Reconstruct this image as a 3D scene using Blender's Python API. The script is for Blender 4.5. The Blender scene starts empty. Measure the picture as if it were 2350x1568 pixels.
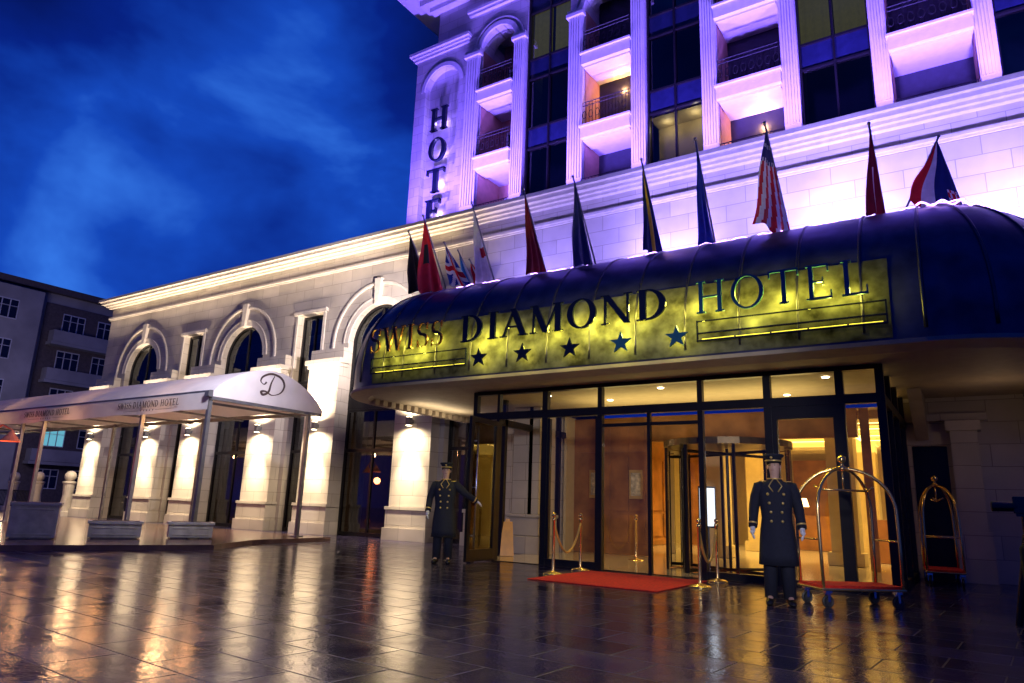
import bpy, bmesh, math, random
from mathutils import Vector, Matrix
random.seed(4)
C=bpy.context.collection
# ------------------------------------------------------------ materials
def nm(name):
    m=bpy.data.materials.new(name);m.use_nodes=True
    return m,m.node_tree.nodes,m.node_tree.links,m.node_tree.nodes["Principled BSDF"]
def mat(name,col,rough=.5,metal=0,var=.15,nscale=6,bump=0,emis=None,es=0,spec=None,coat=0,trans=0):
    m,n,l,b=nm(name)
    b.inputs["Roughness"].default_value=rough;b.inputs["Metallic"].default_value=metal
    if spec is not None:b.inputs["Specular IOR Level"].default_value=spec
    if coat:b.inputs["Coat Weight"].default_value=coat
    tc=n.new("ShaderNodeTexCoord");no=n.new("ShaderNodeTexNoise");no.inputs["Scale"].default_value=nscale;no.inputs["Detail"].default_value=6
    l.new(tc.outputs["Object"],no.inputs["Vector"])
    r=n.new("ShaderNodeValToRGB");e=r.color_ramp.elements
    e[0].position=.3;e[1].position=.7
    e[0].color=[c*(1-var) for c in col]+[1];e[1].color=[min(1,c*(1+var)) for c in col]+[1]
    l.new(no.outputs[0],r.inputs[0]);l.new(r.outputs[0],b.inputs["Base Color"])
    if bump:
        bp=n.new("ShaderNodeBump");bp.inputs["Strength"].default_value=bump;bp.inputs["Distance"].default_value=.02
        l.new(no.outputs[0],bp.inputs["Height"]);l.new(bp.outputs[0],b.inputs["Normal"])
    if emis:
        b.inputs["Emission Color"].default_value=(*emis,1);b.inputs["Emission Strength"].default_value=es
    if trans:
        tr=n.new("ShaderNodeBsdfTranslucent");l.new(r.outputs[0],tr.inputs[0]);mx=n.new("ShaderNodeMixShader");mx.inputs[0].default_value=trans
        l.new(b.outputs[0],mx.inputs[1]);l.new(tr.outputs[0],mx.inputs[2]);l.new(mx.outputs[0],n["Material Output"].inputs[0])
    return m
def stone(name,col,bw=.95,bh=.42,rough=.6,joint=.55):
    m,n,l,b=nm(name)
    tc=n.new("ShaderNodeTexCoord");sp=n.new("ShaderNodeSeparateXYZ");cb=n.new("ShaderNodeCombineXYZ")
    l.new(tc.outputs["Object"],sp.inputs[0])
    ad=n.new("ShaderNodeMath");ad.operation='ADD';l.new(sp.outputs[0],ad.inputs[0]);l.new(sp.outputs[1],ad.inputs[1])
    l.new(ad.outputs[0],cb.inputs[0]);l.new(sp.outputs[2],cb.inputs[1])
    br=n.new("ShaderNodeTexBrick");br.inputs["Scale"].default_value=1;br.inputs["Brick Width"].default_value=bw;br.inputs["Row Height"].default_value=bh
    br.inputs["Mortar Size"].default_value=.008;br.inputs["Mortar Smooth"].default_value=.2
    br.inputs["Color1"].default_value=(*[c*.86 for c in col],1);br.inputs["Color2"].default_value=(*[min(1,c*1.06) for c in col],1)
    br.inputs["Mortar"].default_value=(*[c*joint for c in col],1)
    l.new(cb.outputs[0],br.inputs["Vector"])
    no=n.new("ShaderNodeTexNoise");no.inputs["Scale"].default_value=1.3;no.inputs["Detail"].default_value=8
    l.new(tc.outputs["Object"],no.inputs["Vector"])
    mx=n.new("ShaderNodeMixRGB");mx.blend_type='MULTIPLY';mx.inputs[0].default_value=.45
    r=n.new("ShaderNodeValToRGB");r.color_ramp.elements[0].color=(.6,.58,.55,1);r.color_ramp.elements[0].position=.3;r.color_ramp.elements[1].position=.65
    l.new(no.outputs[0],r.inputs[0]);l.new(br.outputs["Color"],mx.inputs[1]);l.new(r.outputs[0],mx.inputs[2]);l.new(mx.outputs[0],b.inputs["Base Color"])
    b.inputs["Roughness"].default_value=rough
    bp=n.new("ShaderNodeBump");bp.inputs["Strength"].default_value=.5;bp.inputs["Distance"].default_value=.01;bp.invert=True
    l.new(br.outputs["Fac"],bp.inputs["Height"]);l.new(bp.outputs[0],b.inputs["Normal"])
    return m
def glassmat(name,tint=(1,1,1),extra=.06,rough=.01):
    m=bpy.data.materials.new(name);m.use_nodes=True;n=m.node_tree.nodes;l=m.node_tree.links;n.clear()
    o=n.new("ShaderNodeOutputMaterial");t=n.new("ShaderNodeBsdfTransparent");t.inputs[0].default_value=(*tint,1)
    g=n.new("ShaderNodeBsdfGlossy");g.inputs["Roughness"].default_value=rough;g.inputs[0].default_value=(.9,.95,1,1)
    f=n.new("ShaderNodeFresnel");f.inputs[0].default_value=1.5
    a=n.new("ShaderNodeMath");a.operation='ADD';a.use_clamp=True;a.inputs[1].default_value=extra
    l.new(f.outputs[0],a.inputs[0]);x=n.new("ShaderNodeMixShader");l.new(a.outputs[0],x.inputs[0]);l.new(t.outputs[0],x.inputs[1]);l.new(g.outputs[0],x.inputs[2]);l.new(x.outputs[0],o.inputs[0])
    return m
STONE=stone("cream_stone",(.50,.45,.39))
STONET=stone("tower_stone",(.53,.52,.54),.8,.36)
TRIM=mat("stone_trim",(.53,.48,.42),.55,var=.1)
TRIMT=mat("tower_trim",(.60,.59,.62),.55,var=.06)
PINK=mat("balcony_plaster",(.46,.24,.17),.8,var=.1)
DARKM=mat("dark_bronze_frame",(.014,.013,.015),.35,.4)
GLASS=glassmat("clear_glass",(.97,.96,.94),extra=.0)
GLASSD=glassmat("tinted_glass",(.22,.24,.28),.05)
DGL=mat("dark_window_glass",(.008,.010,.02),.12,0,var=.2,nscale=1,spec=.6)
DGP=mat("dark_spandrel",(.012,.016,.05),.22,0,var=.15)
CANOPY=mat("canopy_metal",(.055,.060,.115),.36,.5,var=.45,nscale=2.5,bump=.25)
PANEL=mat("sign_back_panel",(.075,.078,.072),.85,0,var=.75,nscale=3.5,bump=.3,spec=.0)
SEAM=mat("canopy_seam_metal",(.07,.07,.10),.35,.8)
SOFFIT=mat("soffit_plaster",(.36,.30,.23),.7,var=.08)
BLACK=mat("letter_metal",(.015,.022,.05),.25,.5)
REDL=mat("dark_red_letter_metal",(.10,.035,.02),.3,.4)
LETB=mat("blue_letter_metal",(.04,.17,.24),.3,.4)
LEDY=mat("yellow_light_tube",(.8,.7,.1),.5,emis=(.9,.75,.07),es=1.6)
GLINTP=mat("violet_glint_and_string",(.6,.4,1),.5,emis=(.6,.32,1),es=6)  # emission drawn as flood reflections on the canopy edge, and a string light
BRASS=mat("polished_brass",(.90,.62,.22),.2,.9,var=.05)
STEEL=mat("grey_steel",(.17,.17,.18),.4,.6)
STEELB=mat("brushed_steel",(.65,.65,.66),.22,1,var=.05)
RUBBER=mat("dark_rubber",(.03,.03,.03),.5)
RED=mat("red_carpet_pile",(.58,.018,.01),.95,var=.3,nscale=30,bump=.4)
AWN=mat("awning_canvas",(.66,.63,.59),.75,var=.08,nscale=2,trans=.25)
WOOD=mat("lobby_wood",(.34,.15,.04),.35,var=.35,nscale=2)
CREAMW=mat("lobby_plaster",(.64,.52,.28),.6,var=.05)
MARB=mat("lobby_marble",(.5,.42,.32),.12,var=.15,nscale=2)
COAT=mat("navy_wool",(.008,.010,.024),.85,var=.2,nscale=30)
SKIN=mat("skin",(.60,.37,.27),.5,var=.05)
GLOVE=mat("white_glove",(.78,.78,.79),.7,var=.04)
SHOE=mat("black_leather",(.008,.008,.008),.2)
GOLD=mat("gold_braid",(.85,.6,.18),.35,.6,var=.05)
HAIR=mat("dark_hair",(.03,.02,.015),.7)
PLANT=mat("planter_stone",(.50,.48,.44),.7,var=.2,bump=.3)
WARM=mat("warm_lamp_glow",(1,.9,.7),.5,emis=(1,.82,.5),es=14)
# ------------------------------------------------------------ mesh helper
class M:
    def __init__(s): s.v=[];s.f=[];s.mi=[]
    def add(s,vs,fs,mi=0):
        o=len(s.v);s.v+= [tuple(p) for p in vs];s.f+=[[i+o for i in f] for f in fs];s.mi+=[mi]*len(fs);return s
    def box(s,x0,x1,y0,y1,z0,z1,mi=0):
        return s.add([(x0,y0,z0),(x1,y0,z0),(x1,y1,z0),(x0,y1,z0),(x0,y0,z1),(x1,y0,z1),(x1,y1,z1),(x0,y1,z1)],
          [(0,3,2,1),(4,5,6,7),(0,1,5,4),(1,2,6,5),(2,3,7,6),(3,0,4,7)],mi)
    def poly(s,pts,mi=0): return s.add(pts,[list(range(len(pts)))],mi)
    def tube(s,pts,r,n=8,cap=True,mi=0,flat=1.0):
        pts=[Vector(p) for p in pts];N=len(pts)
        rs=r if isinstance(r,(list,tuple)) else [r]*N
        T=[(pts[min(i+1,N-1)]-pts[max(i-1,0)]).normalized() for i in range(N)]
        ref=Vector((0,0,1)) if abs(T[0].z)<.9 else Vector((1,0,0))
        nn=(ref-T[0]*ref.dot(T[0])).normalized();vs=[]
        for i in range(N):
            nn=(nn-T[i]*nn.dot(T[i]));nn.normalize();bb=T[i].cross(nn)
            for k in range(n):
                a=2*math.pi*k/n;vs.append(pts[i]+nn*math.cos(a)*rs[i]+bb*math.sin(a)*rs[i]*flat)
        fs=[[i*n+k,i*n+(k+1)%n,(i+1)*n+(k+1)%n,(i+1)*n+k] for i in range(N-1) for k in range(n)]
        if cap: fs+=[list(range(n))[::-1],[ (N-1)*n+k for k in range(n)]]
        return s.add(vs,fs,mi)
    def lathe(s,cx,cy,prof,n=20,sx=1,sy=1,mi=0,z0=0):
        vs=[];N=len(prof)
        for r,z in prof:
            for k in range(n):
                a=2*math.pi*k/n;vs.append((cx+r*sx*math.cos(a),cy+r*sy*math.sin(a),z+z0))
        fs=[[i*n+k,i*n+(k+1)%n,(i+1)*n+(k+1)%n,(i+1)*n+k] for i in range(N-1) for k in range(n)]
        fs+=[list(range(n))[::-1],[(N-1)*n+k for k in range(n)]]
        return s.add(vs,fs,mi)
    def ball(s,c,r,n=12,sx=1,sy=1,sz=1,mi=0):
        return s.lathe(c[0],c[1],[(max(r*math.sin(math.pi*i/n),r*.02),-r*sz*math.cos(math.pi*i/n)) for i in range(n+1)],n,sx,sy,mi,c[2])
    def obj(s,name,mats,parent=None,smooth=False,bevel=0,local=False):
        me=bpy.data.meshes.new(name);o=Vector((0,0,0)) if (parent is None or local) else ORG[parent.name]
        me.from_pydata([(p[0]-o[0],p[1]-o[1],p[2]-o[2]) for p in s.v],[],s.f)
        if not isinstance(mats,(list,tuple)): mats=[mats]
        for m in mats: me.materials.append(m)
        me.polygons.foreach_set("material_index",s.mi)
        if smooth: me.polygons.foreach_set("use_smooth",[True]*len(me.polygons))
        me.update()
        ob=bpy.data.objects.new(name,me);C.objects.link(ob)
        if parent: ob.parent=parent;ORG[ob.name]=ORG[parent.name]
        else: ORG[ob.name]=Vector((0,0,0))
        if bevel:
            b=ob.modifiers.new("bevel",'BEVEL');b.width=bevel;b.segments=2;b.limit_method='ANGLE'
        return ob
ORG={}
def top(name,label,cat,loc,rot=0,group=None):
    e=bpy.data.objects.new(name,None);e.empty_display_size=.3;e.location=loc;e.rotation_euler=(0,0,rot);C.objects.link(e)
    e["label"]=label;e["category"]=cat
    if group:e["group"]=group
    ORG[e.name]=Vector(loc);return e
def cptree(o,loc,rot=None):
    c=o.copy();C.objects.link(c);c.location=loc
    if rot is not None:c.rotation_euler=(0,0,rot)
    def rec(a,b):
        for ch in a.children:
            d=ch.copy();C.objects.link(d);d.parent=b;rec(ch,d)
    rec(o,c);return c
def tag(o,label,cat,group=None):
    o["label"]=label;o["category"]=cat
    if group:o["group"]=group
    return o
def light(kind,name,loc,target,power,col,size=.1,sy=None,spot=90,blend=.6):
    d=bpy.data.lights.new(name,kind);d.energy=power;d.color=col
    if kind=='AREA':
        d.size=size
        if sy is not None:d.shape='RECTANGLE';d.size_y=sy
    else:
        d.shadow_soft_size=size
        if kind=='SPOT':d.spot_size=math.radians(spot);d.spot_blend=blend
    o=bpy.data.objects.new(name,d);o.location=loc;C.objects.link(o)
    if target is not None:
        dr=Vector(target)-Vector(loc)
        o.rotation_euler=dr.to_track_quat('-Z','Y').to_euler() if abs(dr.x)+abs(dr.y)>1e-6 else ((math.pi,0,0) if dr.z>0 else (0,0,0))
    return o
def archpts(cx,r,zs,n=20): return [(cx-r*math.cos(math.pi*i/n),zs+r*math.sin(math.pi*i/n)) for i in range(n+1)]
def archpanel(m,cx,r,zs,ztop,y0,y1):
    p=archpts(cx,r,zs)
    for (xa,za),(xb,zb) in zip(p[:-1],p[1:]):
        m.poly([(xa,y0,za),(xb,y0,zb),(xb,y0,ztop),(xa,y0,ztop)])
        m.poly([(xa,y0,za),(xa,y1,za),(xb,y1,zb),(xb,y0,zb)])
def archring(m,cx,r0,r1,zs,y0,y1,n=24,legs=0):
    A=archpts(cx,r0,zs,n);B=archpts(cx,r1,zs,n)
    if legs: A=[(cx-r0,zs-legs)]+A+[(cx+r0,zs-legs)];B=[(cx-r1,zs-legs)]+B+[(cx+r1,zs-legs)]
    for i in range(len(A)-1):
        a,b,c,d=A[i],A[i+1],B[i+1],B[i]
        m.poly([(a[0],y0,a[1]),(b[0],y0,b[1]),(c[0],y0,c[1]),(d[0],y0,d[1])])
        m.poly([(d[0],y0,d[1]),(c[0],y0,c[1]),(c[0],y1,c[1]),(d[0],y1,d[1])])
        m.poly([(a[0],y0,a[1]),(a[0],y1,a[1]),(b[0],y1,b[1]),(b[0],y0,b[1])])
# ------------------------------------------------------------ glyphs
def glyph(ch,w=.16,n=.05):
    P=[]
    R=lambda x0,y0,x1,y1:P.append([(x0,y0),(x1,y0),(x1,y1),(x0,y1)])
    Ln=lambda x0,y0,x1,y1,t:P.append([(x0-t/2,y0),(x0+t/2,y0),(x1+t/2,y1),(x1-t/2,y1)])
    def stem(x,t=w,a=.08,top=True,bot=True):
        R(x-t/2,0,x+t/2,1)
        if bot:R(x-t/2-a,0,x+t/2+a,.045)
        if top:R(x-t/2-a,.955,x+t/2+a,1)
    if ch=='I': stem(.2);return P,.4
    if ch=='H': stem(.2);stem(.78);R(.2,.48,.78,.48+n);return P,.98
    if ch=='T':
        stem(.42,top=False);R(0,1-n*1.2,.84,1);R(0,.78,.04,1);R(.80,.78,.84,1);return P,.84
    if ch=='L':
        stem(.2);R(.2,0,.72,n*1.2);R(.68,0,.72,.26);return P,.76
    if ch=='E':
        stem(.2);R(.2,0,.74,n*1.2);R(.70,0,.74,.24);R(.2,1-n*1.2,.68,1);R(.64,.78,.68,1);R(.2,.48,.52,.48+n);R(.5,.4,.53,.63);return P,.8
    if ch=='D':
        stem(.2)
        k=20
        for i in range(k):
            a0=math.pi/2-math.pi*i/k;a1=math.pi/2-math.pi*(i+1)/k
            o=lambda a:(.34+.54*math.cos(a),.5+.5*math.sin(a));q=lambda a:(.34+(.54-w)*math.cos(a),.5+(.5-n)*math.sin(a))
            P.append([q(a0),q(a1),o(a1),o(a0)])
        R(.2,1-n,.34,1);R(.2,0,.34,n);return P,.95
    if ch=='O':
        k=32
        for i in range(k):
            a0=2*math.pi*i/k;a1=2*math.pi*(i+1)/k
            o=lambda a:(.5+.48*math.cos(a),.5+.52*math.sin(a));q=lambda a:(.5+(.48-w)*math.cos(a),.5+(.52-n)*math.sin(a))
            P.append([q(a0),o(a0),o(a1),q(a1)])
        return P,1.0
    if ch=='A':
        Ln(.08,0,.46,1,n*1.2);Ln(.82,0,.44,1,w*1.05);R(.2,.32,.7,.32+n);R(-.04,0,.2,.045);R(.64,0,.98,.045);return P,.94
    if ch=='M':
        Ln(.12,0,.14,1,n*1.2);Ln(.56,0,.16,1,w);Ln(.56,0,.94,1,n*1.2);stem(.98,w,.07);R(.0,0,.24,.045);R(0,.955,.2,1);return P,1.14
    if ch=='N':
        Ln(.14,0,.14,1,n*1.2);Ln(.82,0,.16,1,w);Ln(.84,0,.84,1,n*1.2);R(.02,0,.27,.045);R(0,.955,.2,1);R(.72,.955,.97,1);return P,.96
    if ch=='W':
        Ln(.36,0,.1,1,w);Ln(.36,0,.6,1,n*1.2);Ln(.84,0,.58,1,w);Ln(.84,0,1.08,1,n*1.2);R(-.04,.955,.24,1);R(.45,.955,.7,1);R(.98,.955,1.2,1);return P,1.16
    if ch=='S':
        k=26;cs=[]
        for i in range(k+1):
            t=i/k
            if t<.5:
                a=math.radians(30+240*(t/.5));c=(.31+.22*math.cos(a),.745+.225*math.sin(a))
            else:
                a=math.radians(90-240*((t-.5)/.5));c=(.31+.24*math.cos(a),.27+.245*math.sin(a))
            cs.append(c)
        W=[n*.6+(w*.95-n*.6)*max(0,math.sin(math.pi*min(1,max(0,(i/k-.18)/.64))))**1.0 for i in range(k+1)]
        L=[];Rr=[]
        for i,c in enumerate(cs):
            a=cs[max(i-1,0)];b=cs[min(i+1,k)];d=Vector((b[0]-a[0],b[1]-a[1])).normalized();q=Vector((-d.y,d.x))*W[i]/2
            L.append((c[0]+q.x,c[1]+q.y));Rr.append((c[0]-q.x,c[1]-q.y))
        for i in range(k):P.append([L[i],Rr[i],Rr[i+1],L[i+1]])
        R(.5,.72,.53,.98);R(.06,.02,.09,.3);return P,.6
    return [],.35
def glyphmesh(m,polys,o,u,v,nrm,sx,sy,depth):
    o=Vector(o);u=Vector(u);v=Vector(v);nrm=Vector(nrm)
    for j,p in enumerate(polys):
        off=nrm*(depth+.0006*(j%5));F=[o+u*(a*sx)+v*(b*sy)+off for a,b in p];B=[q-nrm*depth for q in F];k=len(p)
        m.add(F+B,[list(range(k)),list(range(k,2*k))[::-1]]+[[i,(i+1)%k,k+(i+1)%k,k+i] for i in range(k)])
def layout(text,w,n,gap=.12):
    x=0;out=[]
    for c in text:
        p,adv=glyph(c,w,n);out.append((c,p,x));x+=adv+gap
    return out,x-gap
# ------------------------------------------------------------ GROUND
m,n,l,b=nm("wet_paving")
tc=n.new("ShaderNodeTexCoord");mp=n.new("ShaderNodeMapping");mp.inputs["Rotation"].default_value=(0,0,math.radians(4));l.new(tc.outputs["Object"],mp.inputs[0])
def brick(mort):
    br=n.new("ShaderNodeTexBrick");br.offset=.5;br.inputs["Scale"].default_value=1;br.inputs["Brick Width"].default_value=.8;br.inputs["Row Height"].default_value=.5;br.inputs["Mortar Size"].default_value=mort;br.inputs["Mortar Smooth"].default_value=.5
    l.new(mp.outputs[0],br.inputs["Vector"]);return br
br=brick(.008)
br.inputs["Color1"].default_value=(.018,.015,.045,1);br.inputs["Color2"].default_value=(.048,.040,.098,1);br.inputs["Mortar"].default_value=(.008,.007,.018,1)
l.new(br.outputs["Color"],b.inputs["Base Color"])
bt=brick(0.0);bt.inputs["Color1"].default_value=(0,0,0,1);bt.inputs["Color2"].default_value=(1,1,1,1)
sc=n.new("ShaderNodeSeparateColor");l.new(bt.outputs["Color"],sc.inputs[0])
no=n.new("ShaderNodeTexNoise");no.inputs["Scale"].default_value=1.6;no.inputs["Detail"].default_value=9;no.inputs["Roughness"].default_value=.7;l.new(tc.outputs["Object"],no.inputs["Vector"])
mr=n.new("ShaderNodeMapRange");mr.inputs[1].default_value=.38;mr.inputs[2].default_value=.66;mr.inputs[3].default_value=.05;mr.inputs[4].default_value=.18;l.new(no.outputs[0],mr.inputs[0])
ma=n.new("ShaderNodeMath");ma.operation='MULTIPLY_ADD';ma.inputs[1].default_value=.07;l.new(sc.outputs[0],ma.inputs[0]);l.new(mr.outputs[0],ma.inputs[2])
mb=n.new("ShaderNodeMath");mb.operation='MULTIPLY_ADD';mb.inputs[1].default_value=.3;l.new(br.outputs["Fac"],mb.inputs[0]);l.new(ma.outputs[0],mb.inputs[2]);l.new(mb.outputs[0],b.inputs["Roughness"])
n2=n.new("ShaderNodeTexNoise");n2.inputs["Scale"].default_value=38;n2.inputs["Detail"].default_value=3;l.new(tc.outputs["Object"],n2.inputs["Vector"])
n3=n.new("ShaderNodeTexNoise");n3.inputs["Scale"].default_value=5;n3.inputs["Detail"].default_value=2;l.new(tc.outputs["Object"],n3.inputs["Vector"])
b0=n.new("ShaderNodeBump");b0.inputs["Strength"].default_value=.3;b0.inputs["Distance"].default_value=.012;l.new(n3.outputs[0],b0.inputs["Height"])
b1=n.new("ShaderNodeBump");b1.inputs["Strength"].default_value=.32;b1.inputs["Distance"].default_value=.004;l.new(n2.outputs[0],b1.inputs["Height"]);l.new(b0.outputs[0],b1.inputs["Normal"])
b3=n.new("ShaderNodeBump");b3.inputs["Strength"].default_value=.4;b3.inputs["Distance"].default_value=.003;l.new(sc.outputs[0],b3.inputs["Height"]);l.new(b1.outputs[0],b3.inputs["Normal"])
b2=n.new("ShaderNodeBump");b2.invert=True;b2.inputs["Strength"].default_value=.45;b2.inputs["Distance"].default_value=.008;l.new(br.outputs["Fac"],b2.inputs["Height"]);l.new(b3.outputs[0],b2.inputs["Normal"]);l.new(b2.outputs[0],b.inputs["Normal"])
b.inputs["Specular IOR Level"].default_value=.8
b.inputs["Specular Tint"].default_value=(.86,.84,1,1)
PAVE=m
g=M();g.poly([(-400,-60,0),(200,-60,0),(200,500,0),(-400,500,0)]).obj("ground",PAVE)["kind"]="structure"
TERR=mat("terrace_tile",(.16,.09,.07),.18,var=.3,nscale=3)
te=M();pp=[(-18,-3),(-13.16,9.13),(-14.3,10.9),(-14.6,13.6),(-60,13.6),(-60,-3)]
te.poly([(x,y,.1) for x,y in pp])
for i in range(len(pp)):
    a=pp[i];c=pp[(i+1)%len(pp)];te.poly([(a[0],a[1],0),(c[0],c[1],0),(c[0],c[1],.1),(a[0],a[1],.1)])
te.obj("terrace_pavement",TERR)["kind"]="structure"
# ------------------------------------------------------------ HOTEL
hotel=top("hotel_building","cream stone hotel with long arched wing, balconied tower and lit entrance","hotel",(-14,17,0))
XR=9
w=M()
arches=[-29.78,-22.85,-15.9];nars=[-26.12,-19.13,-12.2]
AR=1.25;ZS=6.2;ZT=9.45
ops=[]
for c in arches: ops.append((c-AR,c+AR,'a',c))
for c in nars: ops.append((c-.65,c+.65,'n',c))
ops.append((-8.9,-1.25,'e',0));ops.append((-1.0,-.4,'d',0))
ops.sort();x=-33.0
for a,bb,k,c in ops:
    w.box(x,a,16,16.5,0,ZT)
    if k=='a': archpanel(w,c,AR,ZS,ZT,16,16.5)
    if k=='n': w.box(a,bb,16,16.5,7.45,ZT)
    if k=='e': w.box(a,bb,16,16.5,3.5,ZT)
    if k=='d': w.box(a,bb,16,16.5,2.5,ZT)
    x=bb
w.box(x,XR,16,16.5,0,ZT)
w.box(-33,-32.5,16.5,30,0,ZT)
w.obj("wing_wall",STONE,hotel)
c=M()
for (y,z0,z1) in [(15.86,9.38,9.46),(15.76,9.461,9.54),(15.62,9.541,9.65),(15.52,9.651,9.76)]:
    c.box(-33-(16-y),XR,y,16.6 if z1<9.7 else 30,z0,z1)
c.box(-33.1,XR,15.9,15.995,8.88,8.96);c.box(-33.06,XR,15.95,15.994,8.83,8.878)
c.obj("cornice",TRIM,hotel)
for cx in arches:
    r=M();archring(r,cx,1.24,1.42,ZS,15.965,16.02,legs=.0);archring(r,cx,1.90,1.98,ZS,15.93,16.0,legs=.25);archring(r,cx,1.42,1.47,ZS,15.95,16.01)
    K=15.87
    r.poly([(cx-.09,K,7.4),(cx+.09,K,7.4),(cx+.15,K,8.28),(cx-.15,K,8.28)])
    for s in (-1,1): r.poly([(cx+s*.09,K,7.4),(cx+s*.09,16,7.4),(cx+s*.15,16,8.28),(cx+s*.15,K,8.28)])
    r.poly([(cx-.15,K,8.28),(cx+.15,K,8.28),(cx+.15,16,8.28),(cx-.15,16,8.28)])
    r.obj("arch_moulding",TRIM,hotel)
for cx in nars:
    r=M();r.box(cx-.76,cx-.651,15.95,15.998,4.6,7.46);r.box(cx+.651,cx+.76,15.95,15.998,4.6,7.46);r.box(cx-.84,cx+.84,15.9,15.997,7.461,7.57);r.box(cx-.78,cx+.78,15.93,15.996,7.572,7.62)
    r.obj("window_surround",TRIM,hotel)
piers=[-32.05,-27.65,-24.8,-20.7,-17.8,-13.75,-10.9]
for px in piers:
    hw=.72;p=M()
    p.box(px-hw,px+hw,15.62,15.99,.95,5.35)
    p.box(px-hw-.1,px+hw+.1,15.5,15.989,0,.35);p.box(px-hw-.05,px+hw+.05,15.55,15.991,.351,.86);p.box(px-hw-.08,px+hw+.08,15.52,15.992,.861,.949)
    p.box(px-hw-.05,px+hw+.05,15.57,15.993,5.351,5.47);p.box(px-hw-.12,px+hw+.12,15.5,15.994,5.472,5.62)
    p.box(px-hw-.06,px+hw+.06,15.7,15.987,5.622,6.0)
    p.obj("pier",STONE,hotel)
    if px<-11.5 :
        s=M();s.box(px-.07,px+.07,15.38,15.52,3.28,3.52);s.box(px-.03,px+.03,15.5,15.63,3.34,3.46)
        so=s.obj("wall_lamp",STEEL,hotel,bevel=.01)
        e=M();e.box(px-.06,px+.06,15.39,15.51,3.265,3.276);e.box(px-.06,px+.06,15.39,15.51,3.524,3.535);e.obj("lamp_glow",WARM,so)
        light('SPOT',"sconce_down_light",(px,15.30,3.24),(px,15.50,.9),420,(1,.80,.52),.05,spot=165,blend=1)
        light('SPOT',"sconce_low_light",(px,14.98,3.2),(px,15.62,1.2),1300,(1,.80,.52),.08,spot=56,blend=1)
        light('SPOT',"sconce_up_light",(px,15.24,3.56),(px,15.6,6),500,(1,.78,.52),.05,spot=165,blend=1)
        light('SPOT',"sconce_high_light",(px,15.1,3.6),(px,15.95,8),2300,(1,.78,.58),.06,spot=80,blend=1)
def wing_window(c0,hw,arch):
    f=M();y0,y1=16.22,16.30
    zt=ZS if arch else 7.45
    f.box(c0-hw,c0-hw+.08,y0,y1,0,zt);f.box(c0+hw-.08,c0+hw,y0,y1,0,zt)
    f.box(c0-.035,c0+.035,y0+.01,y1,0,zt+(1.15 if arch else 0))
    for z in (0.02,2.6,3.9,5.0): f.box(c0-hw,c0+hw,y0+.005,y1-.005,z,z+.1)
    f.box(c0-hw,c0+hw,y0-.01,y1+.02,3.95,4.95) if not arch else f.box(c0-hw,c0+hw,y0-.01,y1+.02,3.98,4.5)
    if arch: archring(f,c0,hw-.08,hw,ZS,y0,y1)
    else: f.box(c0-hw,c0+hw,y0+.002,y1,7.36,7.45)
    wi=M()
    pts=[(c0-hw,0),(c0+hw,0)]
    if arch: pts+=archpts(c0,hw,ZS)[::-1]
    else: pts+=[(c0+hw,zt),(c0-hw,zt)]
    wi.poly([(a,16.27,z) for a,z in pts]);wo=wi.obj("window",GLASSD,hotel)
    f.obj("window_frame",DARKM,wo)
for c0 in arches: wing_window(c0,AR,True)
for c0 in nars: wing_window(c0,.65,False)
r=M();r.poly([(-33,16.5,.02),(-10.2,16.5,.02),(-10.2,21,.02),(-33,21,.02)]);r.poly([(-33,21,0),(-10.2,21,0),(-10.2,21,8),(-33,21,8)]);r.poly([(-33,16.51,4.3),(-10.2,16.51,4.3),(-10.2,21,4.3),(-33,21,4.3)]);r.poly([(-10.2,16.5,0),(-10.2,21,0),(-10.2,21,8),(-10.2,16.5,8)]);r.poly([(-33,16.5,8.4),(-10.2,16.5,8.4),(-10.2,21,8.4),(-33,21,8.4)])
r.obj("dining_room_interior",mat("interior_brown",(.14,.08,.045),.6),hotel)
CUR=mat("curtain_cloth",(.42,.33,.18),.9,var=.15)
def curtain(x0,x1,y,z0,z1,parent,mm=CUR,name="curtain"):
    q=M();N=int((x1-x0)/.03);vs=[];
    for i in range(N+1):
        xx=x0+(x1-x0)*i/N;yy=y+.035*math.sin(i*.9)+.015*math.sin(i*.37);vs+=[(xx,yy,z0),(xx,yy+.01,z1)]
    q.add(vs,[(2*i,2*i+2,2*i+3,2*i+1) for i in range(N)]);return q.obj(name,mm,parent,smooth=True)
for c0 in arches:
    curtain(c0-1.25,c0-.75,16.7,.05,4.2,hotel);curtain(c0+.75,c0+1.25,16.7,.05,4.2,hotel)
for i,xx in enumerate((-29,-22.5,-15.5)):
    light('AREA',"dining_ceiling_light",(xx,18.8,4.1),(xx,18.8,0),45,(1,.62,.3),1.5)
# ---------------- tower
T0=17.5
tw=M()
tw.box(-16.35,-15.85,T0,18.2,9.5,17.6);tw.box(-14.25,-13.9,T0,18.2,9.5,17.6);tw.box(-15.85,-14.25,17.75,18.2,9.5,17.6)
archpanel(tw,-15.05,.8,16.05,17.6,T0,17.76)
tw.box(-15.4,-13.3,T0+.01,18.3,17.6,19.5);tw.box(-13.9,-13.3,T0-.02,18.9,9.5,17.6)
tw.box(-16.35,-15.0,18.2,30,9.5,17.6);tw.box(-15.4,XR,19.0,30,9.5,24)
bays=[(-13.3,-11.87),(-9.2,-7.55),(-4.97,-3.25),(-.75,1.0),(3.4,5.2)]
darks=[(-11.4,-9.72),(-7.1,-5.4),(-2.83,-1.13),(1.4,3.1)]
pil=[(-11.87,-11.4),(-9.72,-9.2),(-7.55,-7.1),(-5.4,-4.97),(-3.25,-2.83),(-1.13,-.75),(1.0,1.4),(3.1,3.4)]
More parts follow.
